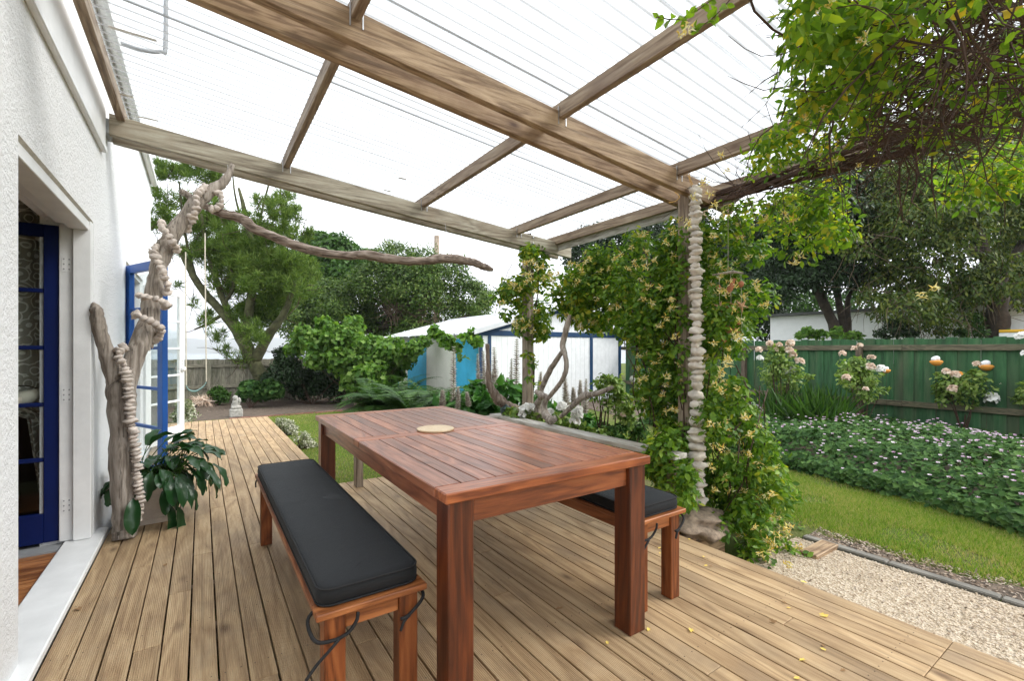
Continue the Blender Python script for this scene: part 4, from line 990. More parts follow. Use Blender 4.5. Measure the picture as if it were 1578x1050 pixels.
m_ = MB(); m_.blob((sp_.x - .01, 13.3, gzz + .33), (.085, .08, .13), 12, 10, .5, 3); m_.blob((sp_.x - .02, 13.28, gzz + .47), (.06, .055, .055), 12, 8, .4, 5); m_.blob((sp_.x + .06, 13.28, gzz + .40), (.045, .045, .07), 10, 8, .4, 6); m_.build('figure', conc, st, True)

# ================================================================ VEGETATION
M['leaf_bush'] = mat_leaf('evergreen_leaf', [(.018, .042, .007), (.042, .090, .012), (.085, .15, .024), (.16, .21, .05)], .4, .2, .5)
M['leaf_bright'] = mat_leaf('bright_evergreen_leaf', [(.02, .055, .01), (.045, .11, .018), (.08, .16, .03)], .45, .25, .5)
M['leaf_tam'] = mat_leaf('feathery_leaf', [(.03, .06, .010), (.07, .13, .02), (.12, .19, .03), (.17, .23, .05)], .6, .3, .5)
M['leaf_dark'] = mat_leaf('dark_leaf', [(.008, .02, .006), (.016, .036, .011), (.028, .055, .018)], .5, .12, .5)
M['leaf_olive'] = mat_leaf('olive_leaf', [(.02, .04, .009), (.045, .08, .014), (.09, .13, .022), (.17, .18, .035)], .5, .3, .4)
M['leaf_vine'] = mat_leaf('honeysuckle_leaf', [(.028, .07, .010), (.055, .13, .014), (.11, .21, .02), (.19, .28, .03), (.34, .32, .03)], .42, .38, 2.2)
M['leaf_vine_dk'] = mat_leaf('old_honeysuckle_leaf', [(.03, .08, .010), (.065, .15, .016), (.12, .225, .022), (.2, .31, .03)], .42, .3, 2.2)
M['leaf_canopy'] = mat_leaf('canopy_vine_leaf', [(.03, .075, .010), (.07, .145, .015), (.125, .225, .02), (.20, .30, .026), (.46, .36, .03)], .42, .5, 2.5)  # green to yellow leaf colours for the overhead canopy
M['leaf_grape'] = mat_leaf('grape_leaf', [(.03, .08, .012), (.065, .15, .02), (.12, .23, .035), (.2, .3, .07)], .45, .35, 1.5)
M['leaf_gran'] = mat_leaf('cranesbill_leaf', [(.012, .034, .010), (.028, .072, .018), (.055, .12, .030), (.09, .165, .04)], .65, .15, 1.5, .08)
M['leaf_rose'] = mat_leaf('rose_leaf', [(.05, .10, .02), (.11, .19, .035), (.2, .29, .07), (.28, .34, .10)], .4, .3, 2)
M['leaf_acan'] = mat_leaf('acanthus_leaf', [(.02, .075, .015), (.045, .14, .025), (.10, .22, .05)], .35, .3, 2)
M['leaf_fern'] = mat_leaf('fern_leaf', [(.015, .045, .010), (.035, .09, .016), (.08, .16, .03)], .5, .3, 2)
M['leaf_white'] = mat_leaf('variegated_leaf', [(.07, .10, .04), (.2, .24, .13), (.45, .45, .36), (.6, .58, .5)], .5, .2, 2)
M['leaf_lily'] = mat_leaf('glossy_lily_leaf', [(.008, .035, .012), (.014, .055, .016), (.03, .085, .022)], .28, .15, 3, .5)
M['pet_yellow'] = mat_leaf('honeysuckle_petal', [(.85, .84, .68), (.85, .82, .56), (.84, .77, .38), (.80, .64, .18), (.72, .44, .08)], .6, .3, 6, .2, (1, 1, .8))
M['pet_white'] = mat_leaf('white_petal', [(.84, .83, .79), (.9, .9, .88)], .6, .25, 3, .2, (1, 1, 1))
M['pet_pink'] = mat_leaf('pink_petal', [(.35, .14, .3), (.5, .3, .45), (.7, .6, .68), (.8, .76, .78)], .6, .25, 3, .2, (1, 1, 1))
M['pet_bract'] = mat_leaf('acanthus_bract', [(.2, .12, .15), (.36, .3, .26), (.6, .57, .5), (.85, .82, .8)], .6, .2, 3, .2, (1, 1, 1))
M['pet_faded'] = mat_leaf('faded_rose_petal', [(.55, .36, .24), (.74, .6, .48), (.8, .7, .6)], .7, .2, 3, .2, (1, 1, 1))
M['pet_orange'] = mat_leaf('orange_petal', [(.75, .28, .04), (.8, .38, .08)], .6, .2, 3, .2, (1, 1, 1))
M['bark'] = mat_plain('rough_bark', (.045, .034, .026), .95, .5, 6, .03)
M['bark_moss'] = mat_plain('mossy_bark', (.075, .075, .035), .95, .5, 6, .03)
M['twig'] = mat_plain('brown_twig', (.06, .034, .022), .9, .4, 30, 0)
M['twig_pale'] = mat_plain('pale_twig', (.12, .085, .055), .9, .4, 30, 0)

def C(u, v, r, d, k=1.0, kz=1.0):
    p_ = atD(u, v, d); q = r / FPX * d; return (p_.x, p_.y, p_.z, q * k, q * k, q * kz)
def limb_tube(mb, pts, n=8, rough=.25, seed=0, sm=4):
    """(u, v, depth, r px)"""
    P = [atD(u, v, d) for u, v, d, r in pts]; rr = [r / FPX * d for u, v, d, r in pts]; mb.tube(curve(P, sm), interp(rr, sm), n, rough, seed)
def twigs(mb, clumps, n, L, r, droop=.0, seg=4):
    Cc = np.array(clumps)
    for i in range(n):
        c = Cc[rng.integers(len(Cc))]; a = Vector(c[:3]) + Vector(sph(1)[0]) * float(c[3]) * .5; d = Vector(sph(1)[0]); P = [a]
        for k in range(seg): d = (d + Vector(sph(1)[0]) * .35 - Vector((0, 0, droop))).normalized(); P.append(P[-1] + d * (L / seg) * random.uniform(.6, 1.3))
        mb.tube(P, [r, r * .9, r * .8, r * .6, r * .35][:len(P)], 4, cap=False)

# ---- feathery tamarisk by the far fence
D0 = 15.2
tt = thing('feathery_tree', (atD(408, 600, D0).x, atD(408, 600, D0).y, -.5), 'tall feathery green tree with leaning mossy limbs by the far fence', 'tree')
mb = MB()
for pts in ([(412, 604, D0, 14), (402, 580, D0, 11), (391, 560, D0, 10.5), (382, 540, D0, 10), (374, 515, D0, 8)],
            [(386, 552, D0, 10), (366, 512, D0, 7.5), (345, 485, D0, 6.5), (318, 455, D0, 6), (298, 425, D0, 5), (283, 395, D0, 4.5), (270, 375, D0, 3), (262, 350, D0, 2)],
            [(372, 515, D0, 8), (352, 480, D0, 5), (338, 445, D0, 4.5), (328, 415, D0, 4), (318, 380, D0, 3), (310, 330, D0, 2)],
            [(376, 520, D0, 9), (384, 480, D0, 7), (390, 430, D0, 6), (388, 380, D0, 5), (378, 330, D0, 3.5), (368, 290, D0, 2)],
            [(390, 560, D0, 9), (412, 520, D0, 7), (430, 495, D0, 6), (446, 465, D0, 4), (455, 430, D0, 3)],
            [(300, 428, D0, 3), (288, 375, D0, 2), (280, 320, D0, 1.5), (276, 280, D0, 1)],
            [(398, 350, D0, 2), (410, 300, D0, 1.4), (420, 262, D0, .8)], [(372, 340, D0, 2), (362, 300, D0, 1.4), (358, 262, D0, .8)],
            [(345, 484, D0, 3), (318, 500, D0, 2), (300, 508, D0, 1.2)], [(345, 470, D0, 3), (360, 440, D0, 2.5), (352, 400, D0, 2)]):
    limb_tube(mb, pts, 9, .25, len(pts))
mb.build('trunk', M['bark_moss'], tt, True)
tc_ = [(268, 270, 22), (262, 262, 14), (308, 268, 26), (330, 282, 16), (250, 305, 16), (258, 340, 24), (290, 320, 16), (300, 352, 26), (330, 350, 26), (352, 385, 30), (318, 395, 26), (378, 400, 26), (404, 372, 26), (425, 355, 22), (430, 325, 22), (440, 310, 15), (455, 335, 16), (400, 440, 30), (368, 450, 24), (430, 420, 30), (455, 400, 24), (470, 420, 22), (440, 455, 26), (392, 485, 22), (365, 490, 16), (330, 440, 14),
       (300, 470, 9), (322, 490, 12), (318, 500, 11), (336, 520, 12), (350, 545, 12), (372, 555, 18), (386, 520, 22), (405, 500, 22), (275, 440, 8), (285, 300, 10), (450, 290, 9), (240, 350, 14), (245, 400, 12), (262, 385, 14), (340, 420, 24), (360, 365, 24), (390, 345, 20), (415, 395, 28), (445, 430, 26), (420, 470, 24), (380, 430, 26), (300, 395, 16), (455, 365, 20), (330, 315, 16), (400, 315, 14), (465, 450, 22)]
cl = [C(u, v, r, D0 + random.uniform(-1.2, 1.2), 1, .85) for u, v, r in tc_]
sc = sub_clumps([(c_[0], c_[1], c_[2], c_[3] * 1.15, c_[4] * 1.15, c_[5] * 1.2) for c_ in cl], 480, .23, 1.25)
VF = [clump_leaves(cl, 22000, .19, 'tri', .13, .0, -.6, .1), clump_leaves(sc, 56000, .21, 'tri', .12, .0, -.7, .1)]
leaf_obj('crown', VF, M['leaf_tam'], tt)
mb = MB(); twigs(mb, cl, 160, .9, .012, -.1); mb.build('twigs', M['twig'], tt, kind='stuff')

# ---- rounded evergreens
def tree(label, px, d, trunkpx, leafmat, n, L, sub=120, kind='rhomb', name='evergreen_tree', wr=.5, jit=1.2, bark='bark', droop=.1, f=.42, shell=.55):
    b = atD(trunkpx[0][0], trunkpx[0][1], d); t = thing(name, (b.x, b.y, gz(b.x, b.y)), label, 'tree')
    cl = [C(u, v, r, d + random.uniform(-jit, jit), 1, .9) for u, v, r in px]; sc = sub_clumps(cl, sub, f, .75)
    mb = MB()
    for k in range(len(trunkpx) - 1): pass
    limb_tube(mb, [(u, v, d, r) for u, v, r in trunkpx], 8, .25, 3)
    top = Vector(atD(trunkpx[-1][0], trunkpx[-1][1], d))
    for c in cl[::max(1, len(cl) // 8)]:
        e = Vector(c[:3]); m2 = (top + e) / 2 + Vector((0, 0, -.3)); mb.tube(curve([top, m2, e], 4), interp([.14, .09, .03], 4), 6, .2)
    mb.build('trunk', M[bark], t, True)
    leaf_obj('crown', [clump_leaves(cl, n // 2, L, kind, wr, shell, droop), clump_leaves(sc, n // 2, L, kind, wr, shell * .8, droop)], M[leafmat], t)
    return t, cl
tree('dense dark green tree rising behind the feathery tree and rounded bush', [(520, 395, 30), (490, 385, 26), (545, 400, 22), (470, 420, 30), (500, 430, 34), (455, 470, 30), (535, 425, 26), (560, 410, 16)], 27, [(500, 600, 8), (500, 520, 7), (500, 440, 5)], 'leaf_bright', 26000, .26, 90)
_, bushcl = tree('large rounded evergreen tree with domed crown left of the shed', [(620, 405, 34), (655, 405, 30), (588, 402, 26), (690, 425, 34), (725, 460, 32), (640, 445, 44), (580, 440, 36), (545, 460, 38), (510, 480, 40), (600, 485, 40), (670, 480, 42), (720, 490, 30), (480, 510, 34), (560, 510, 36), (635, 510, 34), (740, 480, 20), (470, 470, 26), (455, 500, 28), (500, 455, 30), (520, 490, 34), (610, 425, 34), (650, 425, 30), (750, 462, 14), (735, 445, 14)], 22, [(600, 600, 10), (602, 560, 9), (610, 500, 7)], 'leaf_bush', 90000, .13, 320, f=.34)
mb = MB(); twigs(mb, [C(655, 485, 34, 21.2), C(610, 480, 26, 21)], 160, .8, .015); mb.build('bare_twigs', M['twig_pale'], _, kind='stuff')
tree('dark spreading tree behind the honeysuckle screen and shed', [(905, 385, 34), (950, 372, 36), (1000, 375, 42), (1060, 380, 46), (1110, 400, 46), (1150, 385, 50), (930, 420, 40), (980, 430, 50), (1050, 440, 60), (1120, 450, 50), (1170, 450, 44), (1200, 400, 44), (1010, 490, 50), (1090, 500, 44), (890, 405, 22), (1180, 500, 30)], 26, [(1040, 600, 12), (1040, 540, 11), (1045, 470, 8)], 'leaf_dark', 60000, .24, 200, name='dark_tree')
tree('light green tree behind the white house', [(1150, 478, 26), (1215, 472, 24), (1260, 470, 22), (1320, 468, 24), (1380, 470, 24), (1190, 490, 20), (1440, 460, 30), (1500, 450, 34), (1570, 440, 44)], 34, [(1320, 560, 6), (1320, 520, 6), (1320, 480, 5)], 'leaf_bright', 16000, .3, 70, name='light_green_tree')
# big tree over the green fence: several stems, drooping olive foliage
D1 = 14.5
bt = thing('multi_stem_tree', (atD(1295, 540, D1).x, atD(1295, 540, D1).y, -.3), 'big dark tree with three leaning stems behind the green fence', 'tree')
mb = MB()
for pts in ([(1298, 545, D1, 9), (1290, 515, D1, 8), (1275, 480, D1, 7), (1262, 450, D1, 6.5), (1254, 425, D1, 6), (1250, 395, D1, 5), (1240, 360, D1, 4), (1225, 320, D1, 3)],
            [(1298, 540, D1 + .1, 7), (1300, 505, D1, 5.5), (1293, 470, D1, 5), (1290, 435, D1, 4.5), (1300, 390, D1, 4), (1320, 340, D1, 3)],
            [(1302, 540, D1 + .1, 6), (1307, 505, D1, 4.5), (1306, 470, D1, 4), (1312, 450, D1, 3), (1335, 430, D1, 2.5)]): limb_tube(mb, pts, 9, .2)
mb.build('trunk', M['bark'], bt, True)
p1 = [(1200, 350, 40), (1240, 330, 44), (1225, 400, 38), (1195, 400, 26), (1270, 380, 40), (1290, 330, 46), (1250, 425, 30), (1280, 430, 32), (1310, 410, 40), (1340, 370, 44), (1330, 430, 22), (1170, 430, 16), (1215, 440, 24), (1300, 300, 40), (1350, 320, 46)]
cl = [C(u, v, r, D1 + random.uniform(-1, 1), 1, .85) for u, v, r in p1]; sc = sub_clumps(cl, 200, .36, .7)
leaf_obj('crown', [clump_leaves(cl, 16000, .13, 'rhomb', .45, .4, .5), clump_leaves(sc, 26000, .13, 'rhomb', .45, .3, .5)], M['leaf_dark'], bt)
D2 = 11.9 + .9
dtree = thing('drooping_tree', (atD(1542, 540, D2).x, atD(1542, 540, D2).y, -.3), 'drooping olive green tree right of the three stemmed one, hanging over the fence', 'tree')
mb = MB()
limb_tube(mb, [(1545, 545, D2, 15), (1538, 500, D2, 14), (1535, 460, D2, 12), (1528, 420, D2, 9), (1510, 370, D2, 7), (1480, 320, D2, 4)], 10, .3); limb_tube(mb, [(1535, 450, D2, 8), (1560, 400, D2, 6), (1590, 350, D2, 4)], 8, .2); limb_tube(mb, [(1522, 400, D2, 6), (1470, 370, D2, 4), (1410, 350, D2, 3), (1360, 360, D2, 2)], 8, .2)
mb.build('trunk', M['bark'], dtree, True)
p2 = [(1380, 300, 44), (1350, 340, 38), (1430, 290, 46), (1480, 280, 46), (1540, 280, 50), (1590, 300, 50), (1400, 350, 44), (1370, 400, 36), (1360, 440, 28), (1400, 430, 40), (1430, 400, 40), (1385, 470, 30), (1420, 480, 32), (1450, 460, 36), (1400, 500, 22), (1360, 480, 20), (1440, 500, 20), (1480, 350, 46), (1530, 350, 46), (1590, 370, 46), (1490, 410, 36), (1560, 430, 40), (1500, 450, 30), (1590, 460, 30), (1320, 380, 24), (1480, 490, 16), (1510, 490, 20), (1440, 350, 40), (1335, 455, 16)]
cl = [C(u, v, r, D2 + random.uniform(-.8, .8), 1, .9) for u, v, r in p2]; sc = sub_clumps(cl, 330, .30, .9)
leaf_obj('crown', [clump_leaves(cl, 16000, .12, 'oval', .42, .35, .9), clump_leaves(sc, 24000, .12, 'oval', .42, .3, .9)], M['leaf_olive'], dtree)
mb = MB(); twigs(mb, cl, 300, 1.0, .008, .25); mb.build('twigs', M['twig_pale'], dtree, kind='stuff')
# tree screening behind the canopy on the far right and beyond the frame
tree('tall dark tree behind the drooping tree at the right edge', [(1480, 200, 70), (1560, 220, 70), (1640, 260, 80), (1560, 330, 70), (1400, 240, 60), (1330, 250, 50), (1680, 400, 90), (1600, 440, 60), (1260, 280, 44), (1450, 310, 60)], 22, [(1600, 580, 12), (1600, 480, 11), (1580, 350, 8)], 'leaf_olive', 40000, .26, 150, name='tall_tree')

# ---- generic shrubs and plants rooted in the beds
def plant(name, label, cat, px, d, leafmat, n, L, kind='rhomb', wr=.5, sub=0, jit=.3, group=None, stems=8, shell=.4, droop=.2, up=.35, base=None, fold=.25):
    cl = [C(u, v, r, d + random.uniform(-jit, jit), 1, .9) for u, v, r in px]
    b = Vector(cl[0][:3]) if base is None else atD(base[0], base[1], d); t = thing(name, (b.x, b.y, gz(b.x, b.y)), label, cat, group)
    sc = sub_clumps(cl, sub, .4, .8) if sub else []
    parts_ = [clump_leaves(cl, n if not sub else n // 2, L, kind, wr, shell, droop, up, fold=fold)] + ([clump_leaves(sc, n // 2, L, kind, wr, shell * .7, droop, up, fold=fold)] if sub else [])
    leaf_obj('foliage', parts_, M[leafmat], t)
    if stems:
        mb = MB(); r0 = Vector((b.x, b.y, gz(b.x, b.y) - .03))
        for i in range(stems):
            c = cl[i % len(cl)]; e = Vector(c[:3]) + Vector(sph(1)[0]) * c[3] * .5; m2 = (r0 + e) / 2 + Vector((random.uniform(-.05, .05), random.uniform(-.05, .05), .03)); mb.tube(curve([r0, m2, e], 4), interp([.014, .009, .004], 4), 5, cap=False)
        mb.build('stems', M['twig'], t)
    return t, cl
plant('grape_vine', 'grape vine with bright green leaves sprawling left of the shed', 'vine', [(520, 520, 22), (545, 505, 16), (500, 525, 18), (470, 520, 18), (560, 540, 24), (530, 555, 26), (590, 545, 24), (620, 550, 22), (600, 575, 20), (570, 580, 22), (540, 590, 14), (640, 535, 14), (490, 550, 20), (455, 535, 14), (655, 525, 9), (500, 500, 12)], 13.6, 'leaf_grape', 9500, .125, 'lobed', .95, 110, .8, base=(560, 612), stems=14)
plant('grape_vine', 'trailing grape vine hanging from the shed eave above the blue panel', 'vine', [(668, 512, 8), (690, 530, 10), (703, 536, 7), (680, 520, 8), (718, 523, 7), (732, 526, 7), (714, 552, 4), (728, 512, 5)], 11.6, 'leaf_grape', 300, .15, 'lobed', .95, 12, .15, base=(700, 600), stems=0)
plant('dark_shrub', 'dense dark shrub below the feathery tree', 'shrub', [(445, 575, 26), (420, 590, 20), (480, 585, 28), (510, 580, 30), (545, 575, 30), (470, 600, 18), (520, 598, 22), (580, 590, 22), (400, 598, 14), (600, 598, 14), (440, 550, 16)], 14.6, 'leaf_dark', 16000, .10, 'oval', .6, 90, .7, base=(480, 612), stems=12)
plant('broad_leaf_plant', 'broad leaved dark plant at the foot of the far fence behind the swing', 'plant', [(292, 600, 13), (300, 612, 12), (284, 615, 12), (305, 595, 8)], 15.5, 'leaf_dark', 900, .22, 'oval', .8, 12, .3)
plant('low_plant', 'low green plant beside the small stone statue', 'plant', [(335, 608, 9), (345, 612, 8), (325, 612, 7)], 14.2, 'leaf_bright', 900, .12, 'oval', .5, 8, .2)
plant('dry_plant', 'clump of dry orange brown leaves near the swing', 'plant', [(312, 617, 7), (322, 620, 6), (304, 618, 5)], 14.0, 'pet_faded', 260, .22, 'tri', .12, 0, .2, stems=0)
plant('leafy_shrub', 'leafy green shrub right of the statue under the tree', 'shrub', [(385, 600, 13), (400, 606, 12), (420, 600, 13), (375, 608, 8)], 13.8, 'leaf_gran', 1500, .13, 'lobed', .9, 16, .3)
plant('variegated_shrub', 'pale leaved shrub at the end of the deck beside the white door', 'shrub', [(284, 632, 11), (294, 640, 9), (276, 640, 10), (288, 622, 7), (280, 650, 9)], 9.7, 'leaf_white', 1500, .06, 'oval', .55, 14, .12)
for i, (px_, d_, lb) in enumerate((([(440, 656, 9), (450, 664, 8), (432, 650, 6)], 8.1, 'small pale leaved shrub by the narrow deck, farther one'), ([(462, 676, 12), (475, 682, 12), (480, 694, 12), (470, 690, 12), (488, 700, 8)], 7.0, 'small pale leaved shrub by the narrow deck, nearer the table leg'))):
    plant('pale_shrub', lb, 'shrub', px_, d_, 'leaf_white', 1700, .035, 'oval', .6, 16, .12, 'pale shrubs along the narrow deck')
wb_ = atZ(549, 622, -.42)
t = thing('grey_post', (wb_.x, wb_.y, -.42), 'short weathered grey post standing in the mulch among the grape leaves', 'post')
c_ = atD(547, 560, depth(wb_)); wb('post', 'pineZ', (wb_.x - .05, wb_.y - .05, -.5, wb_.x + .05, wb_.y + .05, c_.z, .005), par=t)

# ferns
def fern(u, v, d, L, n, label, group='ferns below the shed wall'):
    c = atD(u, v, d); c.z = gz(c.x, c.y); t = thing('fern', c, label, 'fern', group)
    Ps = []; Ds = []; Ns = []; Ls = []; mb = MB()
    for i in range(n):
        az = 2 * math.pi * (i + random.random()) / n; el = random.uniform(.75, 1.25); l = L * random.uniform(.7, 1.1); P = [c.copy()]; m_ = 12; q = Vector((math.cos(az) * math.cos(el), math.sin(az) * math.cos(el), math.sin(el)))
        for k in range(m_): P.append(P[-1] + q * l / m_); q = (q + Vector((0, 0, -.16))).normalized()
        mb.tube(P, .004, 3, cap=False)
        for k in range(2, m_):
            T = (P[k + 1] - P[k]).normalized(); S = T.cross(Vector((0, 0, 1))).normalized(); w = .17 * L / .8 * math.sin(math.pi * (k / m_) ** .7) + .02
            for s in (1, -1):
                for f in (0, .5): Ps.append(P[k] + (P[k + 1] - P[k]) * f); Ds.append(S * s + T * .45 - Vector((0, 0, .15))); Ns.append(Vector((0, 0, 1)) + T * .2); Ls.append(w)
    leaf_obj('fronds', [leaf_arrays(np.array(Ps), np.array(Ds), np.array(Ns), np.array(Ls), np.array(Ls) * .26, 'rhomb')], M['leaf_fern'], t); mb.build('frond_stems', M['leaf_fern'], t)
fk = [(600, 608, 11.6, 'leftmost'), (630, 612, 11.0, 'second from left'), (665, 610, 10.6, 'middle'), (590, 618, 10.8, 'front left'), (640, 625, 9.6, 'nearest'), (700, 612, 10.2, 'rightmost'), (615, 600, 12.6, 'rearmost')]
for u, v, d, w_ in fk: fern(u, v, d, random.uniform(1.35, 1.6), 26, f'green fern clump below the blue shed wall, {w_} of the ferns')

# acanthus: leafy clumps and flower spikes
def acanthus_leaves(label, px, d, n=60, L=.42):
    return plant('acanthus_plant', label, 'plant', px, d, 'leaf_acan', n * 7, L * .62, 'lobed', .55, 0, .35, None, 4, .2, .15, .8, fold=.5)
acanthus_leaves('leafy acanthus clump behind the far end of the table', [(735, 620, 22), (750, 625, 20), (715, 628, 18), (690, 630, 14), (765, 632, 12), (730, 600, 12)], 6.6, 60, .30)
acanthus_leaves('acanthus clump behind the post beyond the rail', [(800, 610, 14), (830, 625, 14), (780, 600, 12), (860, 640, 12)], 6.4, 40, .28)
acanthus_leaves('grey green acanthus leaves beside the leaning driftwood log', [(905, 655, 14), (915, 665, 12), (895, 665, 10)], 5.2, 30, .22)
def spike(u, vb, vt, d, wpx, label):
    b = atD(u, vb, d); t_ = atD(u + random.uniform(-3, 3), vt, d); t = thing('acanthus_spike', b, label, 'flower spike', 'acanthus flower spikes before the shed')
    mb = MB(); g_ = Vector((b.x, b.y, gz(b.x, b.y))); mb.tube([g_, b, t_], [.012, .010, .004], 6); mb.build('stem', M['leaf_acan'], t)
    n = 26; Ps = []; Ds = []; Ns = []; Ls = []; w = wpx / FPX * d * .8
    for i in range(n):
        f = i / n; P = b + (t_ - b) * f; rr = w * (1 - .55 * f ** 2)
        for k in range(6):
            a = k * math.pi / 3 + i * .55; o = Vector((math.cos(a), math.sin(a), 0)); Ps.append(P); Ds.append(o + Vector((0, 0, .5))); Ns.append(Vector((0, 0, 1)) - o * .6); Ls.append(rr * random.uniform(.8, 1.15))
    leaf_obj('bracts', [leaf_arrays(np.array(Ps), np.array(Ds), np.array(Ns), np.array(Ls), np.array(Ls) * .55, 'oval', .5)], M['pet_bract'], t)
sk = [(699, 625, 533, 6.4, 11, 'tall spike rising alone left of the shed corner'), (682, 628, 602, 6.2, 9, 'short spike left of the tall lone one'), (722, 628, 605, 6.0, 8, 'short spike right of the tall lone one'), (737, 590, 545, 7.4, 7, 'thin spike against the blue shed corner'),
      (747, 612, 541, 6.8, 10, 'thick spike left of the pair by the snag'), (759, 600, 568, 6.9, 8, 'short spike between the pair by the snag'), (764, 612, 535, 6.6, 11, 'right hand spike of the pair by the snag'), (780, 605, 582, 7.0, 7, 'stubby spike midway to the post'), (787, 606, 552, 7.0, 7, 'dark spike just left of the tallest by the post'),
      (795, 612, 522, 6.7, 11, 'tallest spike just left of the vine clad post'), (831, 612, 573, 6.9, 8, 'spike just right of the vine clad post'), (873, 632, 580, 6.6, 10, 'spike behind the upright driftwood fork'), (884, 624, 597, 6.7, 8, 'short spike right of the driftwood fork'), (894, 620, 586, 6.8, 8, 'left spike above the leaning log'), (902, 640, 584, 6.5, 9, 'right spike above the leaning log'), (706, 632, 596, 6.1, 8, 'short spike touching the tall lone one')]
for u, vb, vt, d, w, lb in sk: spike(u, vb, vt, d, w, 'acanthus flower, ' + lb)

# roses
def rosette(P, r, n=16):
    d = sph(n); d[:, 2] = np.abs(d[:, 2]) * .7 + .1; d = unit(d); return leaf_arrays(np.array(P) + d * r * .62, np.cross(d, sph(n)) + d * .12, d, np.full(n, r * .95), np.full(n, r * 1.1), 'oval', .15)
def rose_bloom(par, u, v, rpx, d, mat='pet_white'):
    c = atD(u, v, d); return leaf_obj('rose_bloom', [rosette(c, rpx / FPX * d, 34)], M[mat], par)
def rose_bush(label, px, d, blooms, base, n=1500, L=.075, group='rose bushes by the green fence', clumps=18):
    t, cl = plant('rose_bush', label, 'rose bush', px, d, 'leaf_rose', n, L, 'oval', .62, clumps, .25, group, 10, .25, .25, .5, base)
    for b in blooms: rose_bloom(t, b[0], b[1], b[2], d - .3, b[3])
    return t
W_, F_, O_ = 'pet_white', 'pet_faded', 'pet_orange'
rose_bush('rose bush nearest the honeysuckle, with many faded cream blooms', [(1200, 560, 20), (1185, 575, 16), (1215, 570, 18), (1225, 590, 14), (1200, 590, 18), (1180, 552, 10), (1240, 580, 8), (1195, 545, 12), (1215, 545, 10)], 9.0,
          [(1218, 571, 8, W_), (1218, 530, 6, F_), (1186, 530, 5, F_), (1216, 541, 6, F_), (1233, 558, 6, F_), (1171, 553, 5, W_), (1170, 540, 5, F_), (1200, 533, 5, F_), (1222, 548, 5, F_), (1196, 540, 4, F_)], (1203, 640))
rose_bush('yellow green rose bush in the middle, by the fence post', [(1318, 570, 20), (1340, 580, 16), (1305, 585, 14), (1325, 595, 20), (1345, 600, 14), (1320, 560, 12), (1300, 560, 8), (1335, 612, 10), (1362, 600, 6)], 8.6,
          [(1304, 583, 6, F_), (1342, 566, 6, F_), (1357, 569, 6, W_), (1298, 546, 5, F_), (1316, 538, 4, F_), (1342, 552, 5, F_), (1334, 600, 4, F_), (1325, 533, 4, F_)], (1333, 655))
rose_bush('widest rose bush, at right, with one big white bloom', [(1470, 590, 20), (1500, 595, 24), (1525, 590, 18), (1460, 605, 16), (1490, 615, 20), (1520, 610, 16), (1450, 600, 10), (1490, 580, 16), (1540, 600, 10), (1560, 610, 6), (1450, 620, 8), (1510, 580, 12)], 8.2,
          [(1527, 615, 9, W_), (1472, 578, 6, F_), (1468, 600, 6, F_), (1543, 591, 6, F_), (1458, 573, 5, F_), (1505, 562, 5, F_), (1478, 577, 4, O_), (1552, 607, 4, F_)], (1483, 670), 2000)
rose_bush('climbing rose spray at the right edge of the picture', [(1578, 612, 12), (1590, 600, 14), (1600, 625, 16)], 7.4, [(1576, 520, 8, W_), (1580, 545, 5, W_)], (1600, 680), 500)
for u, v, w, d, lb in ((1443, 556, 12, 8.3, 'left one, standing clear of the leaves'), (1520, 563, 13, 8.0, 'right one, above the widest rose bush'), (1366, 570, 8, 8.5, 'smallest, beside the middle rose bush')):
    c = atD(u, v, d); s = w * .7 / FPX * d; t = thing('white_orange_ornament', c, 'white and orange ball ornament, ' + lb, 'ornament', 'white and orange ornaments before the green fence')
    mb = MB(); mb.blob(c + Vector((0, 0, s * .35)), (s * .55, s * .55, s * .5), 14, 10, .12, 3); mb.blob(c + Vector((-s * .4, s * .28, s * .25)), (s * .42, s * .42, s * .4), 14, 10, .12, 5); mb.build('white_ball', mat_plain('matt_white', (.82, .83, .85), .7, .03, 9, 0) if 'mw' not in M else M['mw'], t, True)
    mb = MB(); mb.lathe([(.0, -.95 * s), (.45 * s, -.9 * s), (.75 * s, -.62 * s), (1.0 * s, -.2 * s), (.8 * s, .02 * s), (.2 * s, .1 * s)], 20, (c.x, c.y, c.z), cap=False); mb.build('orange_skirt', M['pet_orange'], t, True)
    mb = MB(); mb.tube([(c.x, c.y, gz(c.x, c.y)), (c.x, c.y, c.z - .3 * s)], .002, 5); mb.build('stake', M['twig'], t)
rose_bush('white garden rose by the rail at the foot of the vine clad post', [(800, 636, 12), (820, 642, 12), (785, 640, 9)], 5.0, [(812, 633, 10, W_), (805, 640, 6, W_), (818, 628, 6, W_)], (805, 660), 300, .06, 'white roses along the rail', 4)
rose_bush('white garden rose between the driftwood fork and the log', [(860, 650, 12), (880, 655, 12), (848, 640, 8)], 4.9, [(866, 629, 9, W_), (848, 636, 6, W_), (874, 632, 6, W_)], (862, 670), 300, .06, 'white roses along the rail', 4)
rose_bush('white garden rose below the leaning driftwood log', [(890, 660, 12), (905, 672, 10), (930, 672, 12)], 4.7, [(889, 640, 9, W_), (886, 650, 8, W_), (892, 632, 6, W_)], (890, 690), 300, .06, 'white roses along the rail', 4)
rose_bush('yellowing climbing shrub between the log and the honeysuckle screen', [(940, 600, 18), (925, 590, 12), (955, 620, 18), (935, 625, 12), (965, 640, 16), (915, 610, 8), (950, 590, 12), (975, 660, 14)], 4.9, [(977, 586, 6, W_), (985, 599, 8, W_), (990, 584, 4, W_), (960, 640, 4, F_)], (930, 680), 1500, .05, None, 12)
